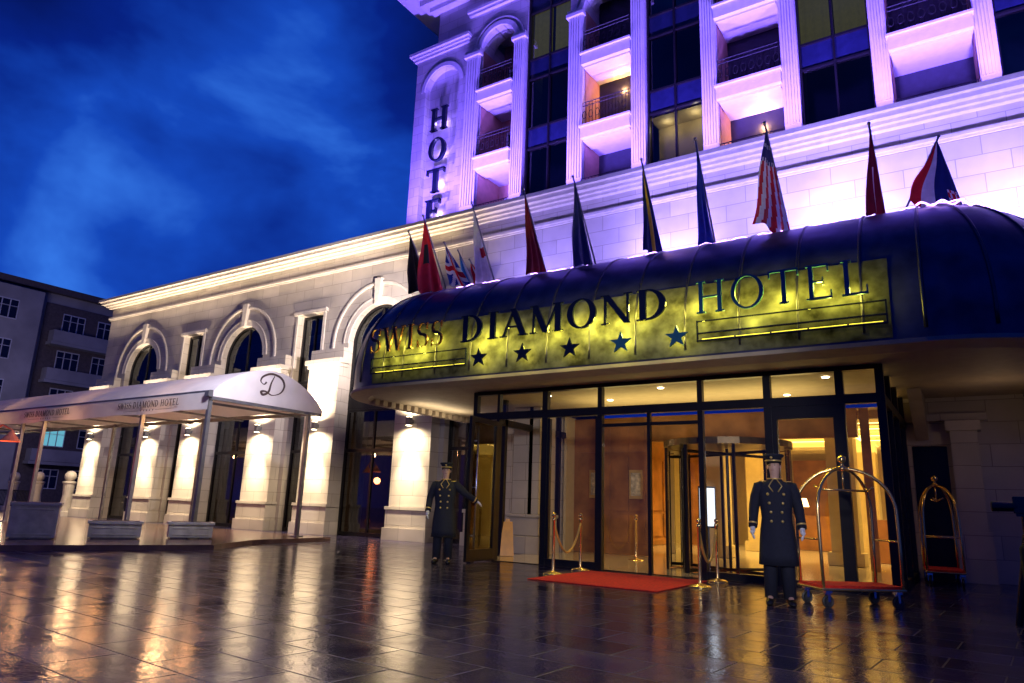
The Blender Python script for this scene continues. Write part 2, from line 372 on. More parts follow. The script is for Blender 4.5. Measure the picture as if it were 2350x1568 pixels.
for a,bb in pil: tw.box(a,bb,T0+.02,19.0,9.5,19.5)
for i,(a,bb) in enumerate(bays):
    cx=(a+bb)/2;rr=(bb-a)/2
    archpanel(tw,cx,rr,16.95,19.5,T0+.015,18.2)
    tw.box(a,bb,18.2,19,17.9,19.5)
tw.obj("tower_wall",STONET,hotel)
ro=M()
for (y,x0,z0,z1) in [(17.25,-15.7,19.3,19.5),(17.0,-16.0,19.501,19.75),(16.6,-16.5,19.751,19.95),(16.3,-16.9,19.951,20.6)]:
    ro.box(x0,XR,y,20,z0,z1)
for (y,x0,x1,z0,z1) in [(17.42,-16.45,-13.87,17.47,17.58),(17.36,-16.52,-13.84,17.581,17.68),(17.28,-16.62,-13.8,17.681,17.80)]:
    ro.box(x0,x1,y,20,z0,z1)
ro.box(-13.9,-11.6,17.40,17.6,18.48,18.6);ro.box(-13.95,-11.55,17.34,17.6,18.601,18.72)
ro.box(-9.9,-7.0,17.40,17.6,18.48,18.6)
ro.obj("tower_cornice",TRIMT,hotel)
ringm=M();archring(ringm,-15.05,.82,.98,16.05,T0-.05,T0+.02,legs=.0);ringm.obj("tower_arch_moulding",TRIMT,hotel)
for (a,bb) in bays[:2]:
    ringm=M();archring(ringm,(a+bb)/2,(bb-a)/2,(bb-a)/2+.17,16.95,T0-.06,T0+.03);archring(ringm,(a+bb)/2,(bb-a)/2+.27,(bb-a)/2+.33,16.95,T0-.04,T0+.03)
    ringm.obj("tower_arch_moulding",TRIMT,hotel)
for a,bb in [(-13.9,-13.3)]+pil:
    p=M();wd=bb-a
    p.box(a+.01,bb-.01,T0-.1,T0+.019,9.5,10.9)
    k=5
    for j in range(k):
        xa=a+.03+(wd-.06)*j/k;xb=xa+(wd-.06)/k*.62;p.box(xa,xb,T0-.13,T0+.018,10.95,16.7)
    p.box(a,bb,T0-.08,T0+.017,10.901,16.701)
    p.box(a-.05,bb+.05,T0-.2,T0+.016,16.702,16.82);p.box(a-.02,bb+.02,T0-.17,T0+.014,16.822,16.95)
    p.obj("pilaster",TRIMT,hotel)
CURL=mat("lit_curtain",(.5,.45,.2),.9,var=.2,emis=(.55,.5,.16),es=.28)
for i,(a,bb) in enumerate(darks):
    cx=(a+bb)/2
    for z0 in (10.7,13.3,15.9,18.5):
        gl=M();sp=M();f=M()
        gl.poly([(a,17.72,z0),(bb,17.72,z0),(bb,17.72,z0+1.85),(a,17.72,z0+1.85)])
        sp.poly([(a,17.7,z0-.72),(bb,17.7,z0-.72),(bb,17.7,z0-.02),(a,17.7,z0-.02)])
        f.box(a,bb,17.64,17.74,z0-.03,z0+.03);f.box(a,bb,17.64,17.74,z0+1.83,z0+1.88)
        f.box(cx-.025,cx+.025,17.63,17.735,z0-.72,z0+1.87)
        f.box(a,a+.05,17.6,17.745,z0-.72,z0+1.87);f.box(bb-.05,bb,17.6,17.745,z0-.72,z0+1.87)
        go=gl.obj("tower_window",GLASSD,hotel);f.obj("window_frame",DARKM,go);sp.obj("spandrel_panel",DGP,hotel)
bk=M()
bk.box(-11.4,3.1,18.6,18.62,9,20)
bk.obj("room_back_wall",mat("room_dark",(.03,.03,.05),.8),hotel)
curtain(-11.35,-10.6,17.9,15.92,18.9,hotel,CURL);curtain(-10.5,-9.75,17.9,15.92,18.9,hotel,CURL)
curtain(-2.8,-2.05,17.9,13.32,15.15,hotel,CURL);curtain(-1.95,-1.15,17.9,13.32,15.15,hotel,CURL)
rm=M();a,bb=darks[1];rm.poly([(a,18.5,10.7),(bb,18.5,10.7),(bb,18.5,12.5),(a,18.5,12.5)]);rm.poly([(a,17.8,12.5),(bb,17.8,12.5),(bb,18.5,12.5),(a,18.5,12.5)]);rm.poly([(a,17.8,10.7),(a,18.5,10.7),(a,18.5,12.5),(a,17.8,12.5)]);rm.poly([(bb,17.8,10.7),(bb,18.5,10.7),(bb,18.5,12.5),(bb,17.8,12.5)])
rm.obj("lit_room",CREAMW,hotel);light('POINT',"room_lamp",(-5.8,18.1,12.3),None,12,(1,.8,.45),.05);light('POINT',"room_lamp",(-6.7,18.2,12.35),None,8,(1,.8,.45),.05)
IRON=mat("wrought_iron",(.01,.01,.012),.5,.3)
for i,(a,bb) in enumerate(bays[:4]):
    q=M();q.box(a,bb,18.9,19.0,9.5,17.9);q.box(a-.01,a+.02,17.6,18.9,9.5,16.95);q.box(bb-.02,bb+.01,17.6,18.9,9.5,16.95)
    q.obj("balcony_recess",PINK,hotel)
    levels=(9.62,12.2,14.78) if i<2 else (9.62,12.2,14.78,17.36)
    for z in levels:
        s=M();s.box(a+.003,bb-.003,17.3,18.895,z,z+.36);s.box(a-.03,bb+.03,17.24,17.6,z+.361,z+.42);s.box(a+.05,bb-.05,17.42,18.0,z-.07,z-.001)
        so=s.obj("balcony_slab",TRIMT,hotel)
        rl=M();z0=z+.44
        for zz in (z0+.04,z0+.8,z0+.68): rl.tube([(a+.04,17.38,zz),(bb-.04,17.38,zz)],.016,6)
        N=int((bb-a)/.11)
        for k in range(N+1):
            xx=a+.05+(bb-a-.1)*k/N;rl.tube([(xx,17.38,z0),(xx,17.38,z0+.8)],.009,5)
        for k in range(0,N,2):
            xx=a+.05+(bb-a-.1)*(k+.5)/N
            rl.tube([(xx+.07*math.cos(t*.7),17.375,z0+.36+.13*math.sin(t*.7)) for t in range(10)],.012,5)
        rl.obj("railing",IRON,so)
        d=M();cx=(a+bb)/2+.1;d.box(cx-.55,cx-.47,18.84,18.9,z+.43,z+1.95);d.box(cx+.47,cx+.55,18.84,18.9,z+.43,z+1.95);d.box(cx-.55,cx+.55,18.84,18.895,z+1.951,z+2.05)
        d.obj("balcony_door_frame",TRIMT,so)
        dd=M();dd.box(cx-.47,cx+.47,18.87,18.893,z+.42,z+1.95);dd.obj("balcony_door",DGL,so)
        lm=M();lm.ball((cx,18.82,z+2.2),.085);
        lit=(i==1 and z==12.2) or (i==2 and z==9.62)
        lm.obj("balcony_lamp",WARM if lit else STEELB,so,smooth=True)
        if lit: light('POINT',"balcony_light",(cx,18.6,z+2.1),None,110,(1,.50,.16),.07)
for ch,z in (("H",14.25),("O",13.02),("T",11.8),("E",10.62)):
    p,adv=glyph(ch,.2,.07);mm=M();glyphmesh(mm,p,(-15.05-.40,17.50,z),(1,0,0),(0,0,1),(0,-1,0),.80/adv,.90,.12);mm.obj("tower_letter",BLACK,hotel)
    light('POINT',"letter_backlight",(-15.05,17.66,z+.44),None,10,(.6,.4,1),.05)
# ---------------- canopy
CX0,CX1,CR=-12.35,1.75,2.1
def perim(d):
    x0,x1,y0,R=CX0+d,CX1-d,10.6+d,max(CR-d,.05)
    P=[(x0,16.0)];P+=[(x0,16-(16-(y0+R))*k/8) for k in range(1,8)]
    for k in range(13):
        a=math.pi+math.pi/2*k/12;P.append((x0+R+R*math.cos(a),y0+R+R*math.sin(a)))
    for k in range(1,16): P.append((x0+R+(x1-x0-2*R)*k/16,y0))
    for k in range(13):
        a=1.5*math.pi+math.pi/2*k/12;P.append((x1-R+R*math.cos(a),y0+R+R*math.sin(a)))
    P+=[(x1,(y0+R)+(16-(y0+R))*k/8) for k in range(1,9)]
    return P
def prof(z):
    if z<=3.85:return 0
    q=min(1,(z-3.85)/2.12);return 2.05*(1-(1-q**2.1)**(1/2.1))
zs=[3.46,3.6,3.85]+[3.85+2.12*math.sin(math.pi/2*k/16) for k in range(1,17)]
cm=M();rows=[[(x,y,z) for x,y in perim(prof(z))] for z in zs];L=len(rows[0])
cm.add([p for r_ in rows for p in r_],[(i*L+j,i*L+j+1,(i+1)*L+j+1,(i+1)*L+j) for i in range(len(rows)-1) for j in range(L-1)])
tp=rows[-1];cm.poly([tp[0],tp[L-1]]+[ (x,y,z) for x,y,z in tp[1:L-1]][::-1])
can=cm.obj("entrance_canopy",CANOPY,hotel,smooth=True)
sm=M()
def surf(x,z):return (x,10.6+prof(z),z)
for x in [-9.7+.86*k for k in range(0,11)]: sm.tube([surf(x,z) for z in zs[1:]]+[(x,13.6,5.98),(x,16,5.99)],.026,6)
for c_,s in (((CX0+CR),-1),((CX1-CR),1)):
    for k in range(0,5):
        a=math.radians(90*k/4);pts=[]
        for z in zs[1:]:
            R=CR-prof(z);pts.append((c_+s*R*math.sin(a),10.6+CR-R*math.cos(a),z))
        sm.tube(pts,.026,6)
for y in (13.6,14.6):
    for s,x0 in ((1,CX0),(-1,CX1)): sm.tube([(x0+s*prof(z),y,z) for z in zs[1:]],.026,6)
sm.obj("canopy_seam",SEAM,can,smooth=True)
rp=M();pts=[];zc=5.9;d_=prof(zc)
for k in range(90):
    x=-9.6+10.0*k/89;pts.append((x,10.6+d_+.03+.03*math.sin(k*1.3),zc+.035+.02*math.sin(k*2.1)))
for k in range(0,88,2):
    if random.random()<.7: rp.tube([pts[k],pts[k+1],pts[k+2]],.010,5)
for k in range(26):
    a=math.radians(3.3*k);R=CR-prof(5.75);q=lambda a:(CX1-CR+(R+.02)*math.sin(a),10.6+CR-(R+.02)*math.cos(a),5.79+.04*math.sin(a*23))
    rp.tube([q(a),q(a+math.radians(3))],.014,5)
rp.obj("glint_and_string_light",GLINTP,can)  # glowing tubes added to mimic flood reflections on the edge, plus right-end string light
so=M();o_=perim(-.05);i_=perim(.35);i2=perim(.45)
for j in range(L-1):
    a,b_,c1,d1=o_[j],o_[j+1],i_[j+1],i_[j]
    so.poly([(a[0],a[1],3.40),(b_[0],b_[1],3.40),(b_[0],b_[1],3.46),(a[0],a[1],3.46)])
    so.poly([(a[0],a[1],3.40),(d1[0],d1[1],3.36),(c1[0],c1[1],3.36),(b_[0],b_[1],3.40)])
    e1,e2=i2[j],i2[j+1];so.poly([(d1[0],d1[1],3.36),(e1[0],e1[1],3.44),(e2[0],e2[1],3.44),(c1[0],c1[1],3.36)])
so.poly([(x,y,3.44) for x,y in i2])
for k in range(14):
    y=11.9+.28*k
    if y<15.7: so.box(CX0+.5,CX0+.67,y,y+.14,3.3,3.435)
so.obj("soffit",SOFFIT,can)
for X in (-.9,.9):
    bk_=M();bk_.add([(X,15.9,2.6),(X,14.6,3.43),(X,15.9,3.43),(X+.22,15.9,2.6),(X+.22,14.6,3.43),(X+.22,15.9,3.43)],[(0,1,2),(3,5,4),(0,3,4,1)]);bk_.obj("canopy_bracket",SOFFIT,hotel)
def skin_panel(x0,x1,z0,z1,name="sign_panel"):
    q=M();nx,nz=int((x1-x0)/.1)+1,10;vs=[]
    for i in range(nz+1):
        z=z0+(z1-z0)*i/nz
        for j in range(nx+1): vs.append((x0+(x1-x0)*j/nx,10.6+prof(z)-.012,z))
    q.add(vs,[(i*(nx+1)+j,i*(nx+1)+j+1,(i+1)*(nx+1)+j+1,(i+1)*(nx+1)+j) for i in range(nz) for j in range(nx)])
    return q.obj(name,PANEL,can,smooth=True)
skin_panel(-10.55,-.75,3.50,4.70)
for txt,x0,x1,wt,nt,mt in (("SWISS",-10.46,-8.5,.13,.045,REDL),("DIAMOND",-8.05,-3.86,.20,.06,BLACK),("HOTEL",-3.43,-.96,.12,.05,LETB)):
    lay,W=layout(txt,wt,nt,.13);sx=(x1-x0)/W
    for ch,p,gx in lay:
        mm=M();glyphmesh(mm,p,(x0+gx*sx,10.38,4.10),(1,0,0),(0,.0,1),(0,-1,0),sx,.52,.04);mm.obj("sign_letter",mt,can)
for k,X in enumerate((-7.6,-6.63,-5.66,-4.7,-3.74)):
    mm=M();pts=[(.5+.5*(1 if j%2==0 else .4)*math.sin(j*math.pi/5),.5+.5*(1 if j%2==0 else .4)*math.cos(j*math.pi/5)) for j in range(10)]
    polys=[[ (.5,.5),pts[j],pts[(j+1)%10]] for j in range(10)]
    glyphmesh(mm,polys,(X-.2,10.38,3.58),(1,0,0),(0,0,1),(0,-1,0),.40,.38,.03);mm.obj("sign_star",LETB if k>2 else BLACK,can)
    light('POINT',"sign_backlight",(X,10.45,3.76),None,7,(.95,.78,.08),.05)
for x0,x1 in ((-10.5,-8.0),(-3.45,-.8)):
    fr=M()
    for z in (3.68,3.80): fr.box(x0,x1,10.46,10.5,z,z+.022)
    fr.box(x0,x1,10.46,10.5,4.0,4.015)
    for X in (x0,x1): fr.box(X,X+.02,10.462,10.5,3.68,4.02)
    fr.obj("sign_frame",BLACK,can)
lt=M()
for x0,x1,z in ((-10.45,-8.05,3.74),(-3.4,-.85,3.74)):
    x=x0
    while x<x1: lt.tube([(x,10.575,z),(min(x+.5,x1),10.575,z+random.uniform(-.008,.008))],.006,5);x+=.53
lt.obj("sign_light_tube",LEDY,can)
x=-10.35
while x<-.9:
    if not(-8.45<x<-8.15 or -3.75<x<-3.52):
        z=4.26+random.uniform(-.12,.12);light('POINT',"sign_backlight",(x,10.46,z),None,random.choice((4,8,13,18)),(.95,.80,.07),.06)
        light('POINT',"sign_backlight",(x+.12,10.47,random.uniform(3.92,4.04)),None,random.uniform(1,6),(.9,.80,.08),.05)
    x+=random.uniform(.24,.40)
# ---------------- vestibule / entrance
VY=12.1
v=M()
mull=[(-8.85,.1),(-8.25,.06),(-7.12,.12),(-5.9,.09),(-3.95,.09),(-2.8,.12),(-1.68,.12),(-1.1,.12)]
for X,wd in mull: v.box(X-wd/2,X+wd/2,VY-.06,VY+.06,0,3.43)
v.box(-8.8,-1.1,VY-.07,VY+.07,3.36,3.435);v.box(-8.8,-1.1,VY-.065,VY+.065,2.83,2.98)
for x0,x1 in ((-7.1,-5.9),(-3.95,-2.8),(-1.68,-1.1)): v.box(x0,x1,VY-.05,VY+.05,.0,.12)
v.box(-2.78,-1.68,VY-.05,VY+.05,2.62,2.829);v.box(-2.78,-2.66,VY-.05,VY+.05,0,2.62);v.box(-1.8,-1.68,VY-.05,VY+.05,0,2.62);v.box(-2.7,-1.7,VY-.045,VY+.045,0,.1)
v.box(-4.95,-4.89,VY-.045,VY+.045,0,2.83)
v.box(-7.08,-7.0,VY-.04,VY+.04,0,2.8);v.box(-6.0,-5.93,VY-.04,VY+.04,0,2.8)
v.box(-5.86,-3.98,VY-.035,VY+.035,2.6,2.66)
for Y in (13.2,14.4,15.7):
    for X in (-8.85,-1.1): v.box(X-.05,X+.05,Y-.05,Y+.05,0,3.43)
for X in (-1.1,): v.box(X-.05,X+.05,VY,16,2.83,2.98);v.box(X-.04,X+.04,VY,16,0,.12)
v.box(-8.9,-8.8,VY,16,2.83,2.98)
vf=v.obj("entrance_frame",DARKM,hotel)
gp=M()
for x0,x1,z0,z1 in ((-8.8,-8.28,2.98,3.36),(-8.22,-7.18,2.98,3.36),(-7.06,-5.95,2.98,3.36),(-5.85,-4.0,2.98,3.36),(-3.9,-2.86,2.98,3.36),(-2.74,-1.74,2.98,3.36),(-1.62,-1.16,2.98,3.36),
    (-7.0,-6.0,.1,2.83),(-5.85,-4.95,.02,2.6),(-3.9,-2.86,.1,2.83),(-2.66,-1.8,.1,2.62),(-1.62,-1.16,.1,2.83),(-8.8,-8.28,.05,2.83)):
    gp.poly([(x0,VY,z0),(x1,VY,z0),(x1,VY,z1),(x0,VY,z1)])
gp.obj("entrance_glass",GLASS,vf)
gs=M();gs.poly([(-1.1,VY,.1),(-1.1,16,.1),(-1.1,16,3.36),(-1.1,VY,3.36)]);gs.obj("side_glass",glassmat("smoked_glass",(.4,.36,.3),.06),vf)
dl=M();hx,hy=-8.25,12.05;tx,ty=-8.18,11.0
D=Vector((tx-hx,ty-hy,0)).normalized();Np=Vector((-D.y,D.x,0))
def lb(m_,s0,s1,t0,t1,z0,z1):
    P=[Vector((hx,hy,0))+D*s+Np*t for s,t in ((s0,t0),(s1,t0),(s1,t1),(s0,t1))]
    m_.add([(p.x,p.y,z0) for p in P]+[(p.x,p.y,z1) for p in P],[(3,2,1,0),(4,5,6,7),(0,1,5,4),(1,2,6,5),(2,3,7,6),(3,0,4,7)])
W_=1.05
lb(dl,0,.1,-.03,.03,.02,2.78);lb(dl,W_-.1,W_,-.03,.03,.02,2.78);lb(dl,.1,W_-.1,-.028,.028,2.68,2.78);lb(dl,.1,W_-.1,-.028,.028,.02,.24)
do=dl.obj("open_door",DARKM,hotel)
dg=M();lb(dg,.1,W_-.1,-.004,.004,.24,2.68);dg.obj("door_glass",GLASS,do)
dh=M()
for sg in (-1,1):
    q0=Vector((hx,hy,0))+D*(W_-.16)+Np*(.09*sg);dh.tube([(q0.x,q0.y,.25),(q0.x,q0.y,2.6)],.016,8)
    for z in (.5,1.4,2.3):
        q1=Vector((hx,hy,0))+D*(W_-.1)+Np*(.03*sg);dh.tube([(q0.x,q0.y,z),(q1.x,q1.y,z)],.012,6)
dh.obj("door_handle",STEELB,do,smooth=True)
cl=M();cl.box(-9.35,-8.6,14.35,15.1,.9,3.43);cl.box(-9.45,-8.5,14.25,15.2,0,.4);cl.box(-9.4,-8.55,14.3,15.15,.401,.82);cl.box(-9.43,-8.52,14.27,15.18,.821,.899);cl.obj("entrance_column",STONE,hotel,bevel=.015)
rv=M();cx,cy,R=-4.0,13.75,1.15
for a in range(0,360,45):
    aa=math.radians(a+22);rv.box(cx+R*math.cos(aa)-.025,cx+R*math.cos(aa)+.025,cy+R*math.sin(aa)-.025,cy+R*math.sin(aa)+.025,0,2.3)
for a in range(0,360,90):
    aa=math.radians(a+60);ux,uy=math.cos(aa),math.sin(aa)
    for z in (.05,2.2): rv.tube([(cx,cy,z),(cx+ux*R*.95,cy+uy*R*.95,z)],.028,4)
    rv.tube([(cx+ux*R*.95,cy+uy*R*.95,0),(cx+ux*R*.95,cy+uy*R*.95,2.25)],.024,4)
rv.tube([(cx,cy,0),(cx,cy,2.3)],.03,8)
ro_=rv.obj("revolving_door",DARKM,hotel)
dr=M();n_=40;R_=R+.05
for k in range(n_):
    a=2*math.pi*k/n_;c2=2*math.pi*(k+1)/n_
    dr.poly([(cx+R_*math.cos(a),cy+R_*math.sin(a),2.3),(cx+R_*math.cos(c2),cy+R_*math.sin(c2),2.3),(cx+R_*math.cos(c2),cy+R_*math.sin(c2),2.42),(cx+R_*math.cos(a),cy+R_*math.sin(a),2.42)])
dr.poly([(cx+R*math.cos(2*math.pi*k/n_),cy+R*math.sin(2*math.pi*k/n_),2.31) for k in range(n_)])
dr.obj("drum_header",mat("drum_bronze",(.16,.11,.05),.3,.6),ro_)
gd=M()
for k in range(n_):
    a=2*math.pi*k/n_;c2=2*math.pi*(k+1)/n_
    if 35<math.degrees(a)%180<135: continue
    gd.poly([(cx+R*math.cos(a),cy+R*math.sin(a),.02),(cx+R*math.cos(c2),cy+R*math.sin(c2),.02),(cx+R*math.cos(c2),cy+R*math.sin(c2),2.3),(cx+R*math.cos(a),cy+R*math.sin(a),2.3)])
gd.obj("drum_glass",GLASS,ro_)
lo=M();lo.poly([(-8.85,12.0,.012),(-1.1,12.0,.012),(-1.1,16.5,.012),(-8.85,16.5,.012)]);lo.poly([(-12,16.5,.012),(3,16.5,.012),(3,27,.012),(-12,27,.012)]);lo.obj("lobby_floor",MARB,hotel)
lw=M();lw.poly([(-12,27,0),(3,27,0),(3,27,3.4),(-12,27,3.4)]);lw.poly([(3,16.5,0),(3,27,0),(3,27,3.4),(3,16.5,3.4)]);lw.poly([(-12,16.5,3.38),(3,16.5,3.38),(3,27,3.38),(-12,27,3.38)])
for X in (-5.6,-2.6): 
    for Y in (18.2,22.5): lw.box(X-.3,X+.3,Y-.3,Y+.3,0.02,3.37);lw.box(X-.38,X+.38,Y-.38,Y+.38,0.02,.3);lw.box(X-.36,X+.36,Y-.36,Y+.36,3.1,3.36)
for k in range(8): lw.box(-8.5,2.8,17+1.3*k,17.14+1.3*k,3.2,3.375)
lw.box(-8.85,-8.78,16,16.5,0,3.4)
lw.obj("lobby_wall",CREAMW,hotel)
wd=M();wd.box(-8.9,-8.75,16.5,24,0.02,3.37)
for k in range(6):
    for z0,z1 in ((.3,1.0),(1.1,2.7)): wd.box(-8.74,-8.70,16.6+1.2*k,17.6+1.2*k,z0,z1)
wd.box(-8.7,-6.9,23.8,24,0.02,3.37);wd.box(-8.8,-6.75,16.44,16.6,0.02,3.37)
for x0,x1 in ((-8.7,-7.75),(-7.65,-7.25),(-7.2,-6.8)):
    for z0,z1 in ((.3,.95),(1.05,2.4),(2.5,3.1)): wd.box(x0,x1,16.41,16.439,z0,z1)
wd.box(-5.2,-3.2,24.8,25.4,0.02,1.1);wd.box(-5.4,-3.0,26.6,26.95,.02,3)
wd.box(-2.3,-1.9,19.8,22.2,.02,1.05)
for x0,x1 in ((-1.4,-.2),(-.1,1.1),(1.2,2.4)): wd.box(x0,x1,26.8,26.95,.1,2.6)
for k in range(9):
    if not (-6.7<-8.2+1.25*k<-2.2): wd.box(-8.2+1.25*k,-8.02+1.25*k,16.48,16.52,.02,3.37)
wd.box(-6.7,-2.0,16.4,16.6,2.75,3.37)
wd.obj("wood_panelling",WOOD,hotel)
for x0,x1,y in ((-7.2,-6.85,16.36),(-8.3,-7.9,16.36)):
    pc=M();pc.box(x0,x1,y,y+.04,1.35,2.05);pf=pc.obj("picture_frame",GOLD,hotel)
    pc=M();pc.box(x0+.05,x1-.05,y-.008,y-.001,1.42,1.98);pc.obj("picture",mat("picture_paper",(.6,.55,.4),.6,var=.6,nscale=9),pf)
cf=M()
for (x0,x1,y0,y1) in ((-2.6,-.2,17.6,18.9),(-2.6,-.2,20.4,21.8),(-5.2,-3.2,20.4,21.8)):
    cf.box(x0,x1,y0,y0+.12,3.18,3.19);cf.box(x0,x1,y1-.12,y1,3.18,3.19);cf.box(x0,x0+.12,y0+.13,y1-.13,3.18,3.19);cf.box(x1-.12,x1,y0+.13,y1-.13,3.18,3.19)
cf.obj("ceiling_coffer_light",mat("coffer_glow",(1,.8,.4),.5,emis=(1,.68,.2),es=4),hotel)
dn=M()
for X,Y in ((-6.6,14),(-3,14.6),(-5,12.9),(-2,12.9),(-7.6,13),(-4.2,19.2),(-1.4,19.5),(-6.5,20.5),(-3.6,22.9),(-.5,22),(-6.8,23.3)):
    dn.lathe(X,Y,[(.06,-.012),(.06,0)],12,z0=3.435 if Y<16 else 3.19)
    light('SPOT',"downlight",(X,Y,3.3 if Y<16 else 3.1),(X,Y,0),(60 if Y<16 else 320),(1,.72,.24),.06,spot=120 if Y<16 else 130,blend=.9)
dn.obj("ceiling_downlight",WARM,hotel)
light('AREA',"lobby_cove_light",(-4,21,2.9),(-4,21,5),430,(1,.72,.22),6)
light('AREA',"vestibule_cove_light",(-4.9,14.2,2.75),(-4.9,14.2,5),75,(1,.76,.26),5,1.5)
rw=M();rw.box(-.32,.12,15.7,15.99,.9,2.75);rw.box(-.38,.18,15.62,15.991,0,.899);rw.box(-.38,.18,15.6,15.992,2.751,2.95);rw.box(-1.15,.3,15.8,15.993,2.96,3.1);rw.box(1.6,2.3,15.7,15.995,0,3.2)
rw.obj("side_pilaster",STONE,hotel)
sdm=M();sdm.box(-1.0,-.4,16.2,16.25,0,2.5);sdm.obj("side_door",DARKM,hotel)
# ------------------------------------------------------------ FLAGS
def flagmat(name,c): return mat(name,c,.75,var=.12,nscale=8,trans=.3)
FC={k:flagmat("flag_"+k,c) for k,c in dict(red=(.6,.015,.02),darkred=(.22,.012,.02),white=(.75,.75,.77),blue=(.015,.04,.32),navy=(.012,.02,.12),yellow=(.65,.45,.03),sky=(.06,.28,.65),black=(.012,.012,.014)).items()}
FK=list(FC);POLE=mat("pole_metal",(.25,.25,.27),.3,.8)
def flag(label,base,tip,A,B,fn,ph=0,amp=.045):
    e=top("flag",label,"flag",base,group="flags on the entrance canopy")
    p=M();d=(Vector(tip)-Vector(base));p.tube([Vector(base)-d*.02,Vector(tip)+d*.04],.018,8);p.ball(tuple(Vector(tip)+d*.05),.03,8);p.obj("flag_pole",POLE,e,smooth=True)
    m_=M();tip=Vector(tip);A=Vector(A);B=Vector(B);ns,nw=26,28;vs=[]
    side=(B-A).cross(tip-A).normalized()
    for i in range(ns+1):
        s=i/ns
        for j in range(nw+1):
            q=j/nw;pt=tip+(A-tip)*s*(1-q)+(B-tip)*s*q
            pt=pt+side*amp*s*math.sin(q*15+ph+s*2)+ (B-A)*.06*math.sin(s*7+ph)*(1-q)*s
            pt.z-=.06*math.sin(q*9+ph)*s
            vs.append(pt)
    fs=[];mi=[]
    for i in range(ns):
        for j in range(nw):
            fs.append((i*(nw+1)+j,i*(nw+1)+j+1,(i+1)*(nw+1)+j+1,(i+1)*(nw+1)+j));mi.append(FK.index(fn((i+.5)/ns,(j+.5)/nw)))
    m_.v+=[tuple(q) for q in vs];m_.f+=fs;m_.mi+=mi
    m_.obj("flag_cloth",[FC[k] for k in FK],e,smooth=True)
def std(label,X,fn,wd=1.0,zt=7.62,yt=11.65,drop=1.72,ph=0,amp=.045,dx=0):
    base=(X,12.75,5.95);tip=(X-dx*.3,yt,zt);z=zt-drop
    A=(X-.08-dx,yt-.05+(1-wd)*.8,z);B=(X+.03,12.6,z+.05)
    flag(label,base,tip,A,B,fn,ph,amp)
std("limp black flag hanging on a slanted canopy pole",-10.75,lambda s,q:'black',.8,7.3,ph=1,drop=1.35)
std("plain red flag hanging from a slanted canopy pole",-10.32,lambda s,q:'black' if .35<s<.6 and .3<q<.6 else 'red',1,7.6)
std("white flag draped on a slanted canopy pole",-8.9,lambda s,q:'red' if .5<s<.6 and q>.6 else 'white',.5,ph=2)
std("dark red flag hanging limp on a canopy pole",-7.52,lambda s,q:'darkred',.5,ph=3)
std("dark navy flag hanging on a slanted canopy pole",-6.3,lambda s,q:'navy',.8,ph=.5,dx=.05)
std("blue and yellow flag hanging on a canopy pole",-4.82,lambda s,q:'yellow' if .45<q<.6 else 'navy',.6,ph=4)
std("blue flag hanging on a slanted canopy pole",-3.75,lambda s,q:'blue',.7,7.75,ph=1.5,drop=1.85)
std("american flag with stars and stripes on canopy pole",-2.38,lambda s,q:('white' if (int(s*20)%3==0 and int(q*20)%3==0) else 'navy') if (s<.36) else ('red' if int((q*.8+s*.25)*10)%2==0 else 'white'),1.2,7.6,11.45,1.75,ph=2.2,amp=.02,dx=.24)
std("red and white flag with dark folds on canopy pole",-.84,lambda s,q:'white' if .4<q<.6 and s>.45 else 'darkred',1.0,7.3,11.75,1.4,ph=.2,dx=.16)
flag("red white blue flag with checkered emblem on canopy pole",(-.67,12.8,5.95),(.02,12.75,7.33),(-.5,12.5,6.25),(.32,12.75,5.92),
  lambda s,q:('red' if (int(s*24)+int(q*18))%2 else 'white') if (s>.68 and .76<q<.97) else ('red' if q<.2 else 'white' if q<.46 else 'navy'),0,.04)
def uk(s,q):
    if abs(q-.5)<.07 or abs(s-.6)<.06:return 'red'
    if abs(q-.5)<.13 or abs(s-.6)<.12:return 'white'
    if abs((q-.5)-(s-.6))<.08 or abs((q-.5)+(s-.6))<.08:return 'white'
    return 'blue'
flag("union jack flag on a short canopy pole",(-9.9,13.3,5.95),(-10.75,13.0,7.5),(-10.6,13,6.5),(-9.8,13.2,6.05),uk,1)
flag("light blue flag on a short canopy pole",(-9.85,13.5,5.95),(-10.45,13.2,7.3),(-10.25,13.2,6.5),(-9.85,13.4,6.1),lambda s,q:'sky' if q<.6 else 'white',2)
flag("red and white striped flag on short canopy pole",(-9.6,13.6,5.95),(-10.15,13.3,7.05),(-10.05,13.3,6.4),(-9.4,13.5,6.1),lambda s,q:'red' if q<.35 else 'white' if q<.6 else 'red',3)
# ------------------------------------------------------------ AWNING
aw=top("terrace_awning","barrel shaped cream terrace awning on grey steel posts","awning",(-19,11.5,0))
AX0,AX1,AY0,AY1=-36.5,-15.0,9.8,13.25
NP=16;prf=[]
for k in range(NP+1):
    t=k/NP;prf.append((AY0+(AY1-AY0)*t,3.46+.82*math.sin(math.pi*t)**.8))
rf=M();
for (y0,z0),(y1,z1) in zip(prf[:-1],prf[1:]): rf.poly([(AX0,y0,z0),(AX1,y0,z0),(AX1,y1,z1),(AX0,y1,z1)])
rf.poly([(AX1,y,z) for y,z in prf]+[(AX1,AY1,3.38),(AX1,AY0,3.38)])
rf.obj("awning_roof",AWN,aw)
vl=M();N=120
top_=[(AX1-(AX1-AX0)*k/N,AY0-.03,3.47) for k in range(N+1)];bot=[(p[0],AY0-.05+.015*math.sin(k*.8),3.05+.015*math.sin(k*.33)) for k,p in enumerate(top_)]
vl.add(top_+bot,[(k,k+1,N+2+k,N+1+k) for k in range(N)])
vl.obj("valance",AWN,aw,smooth=True)
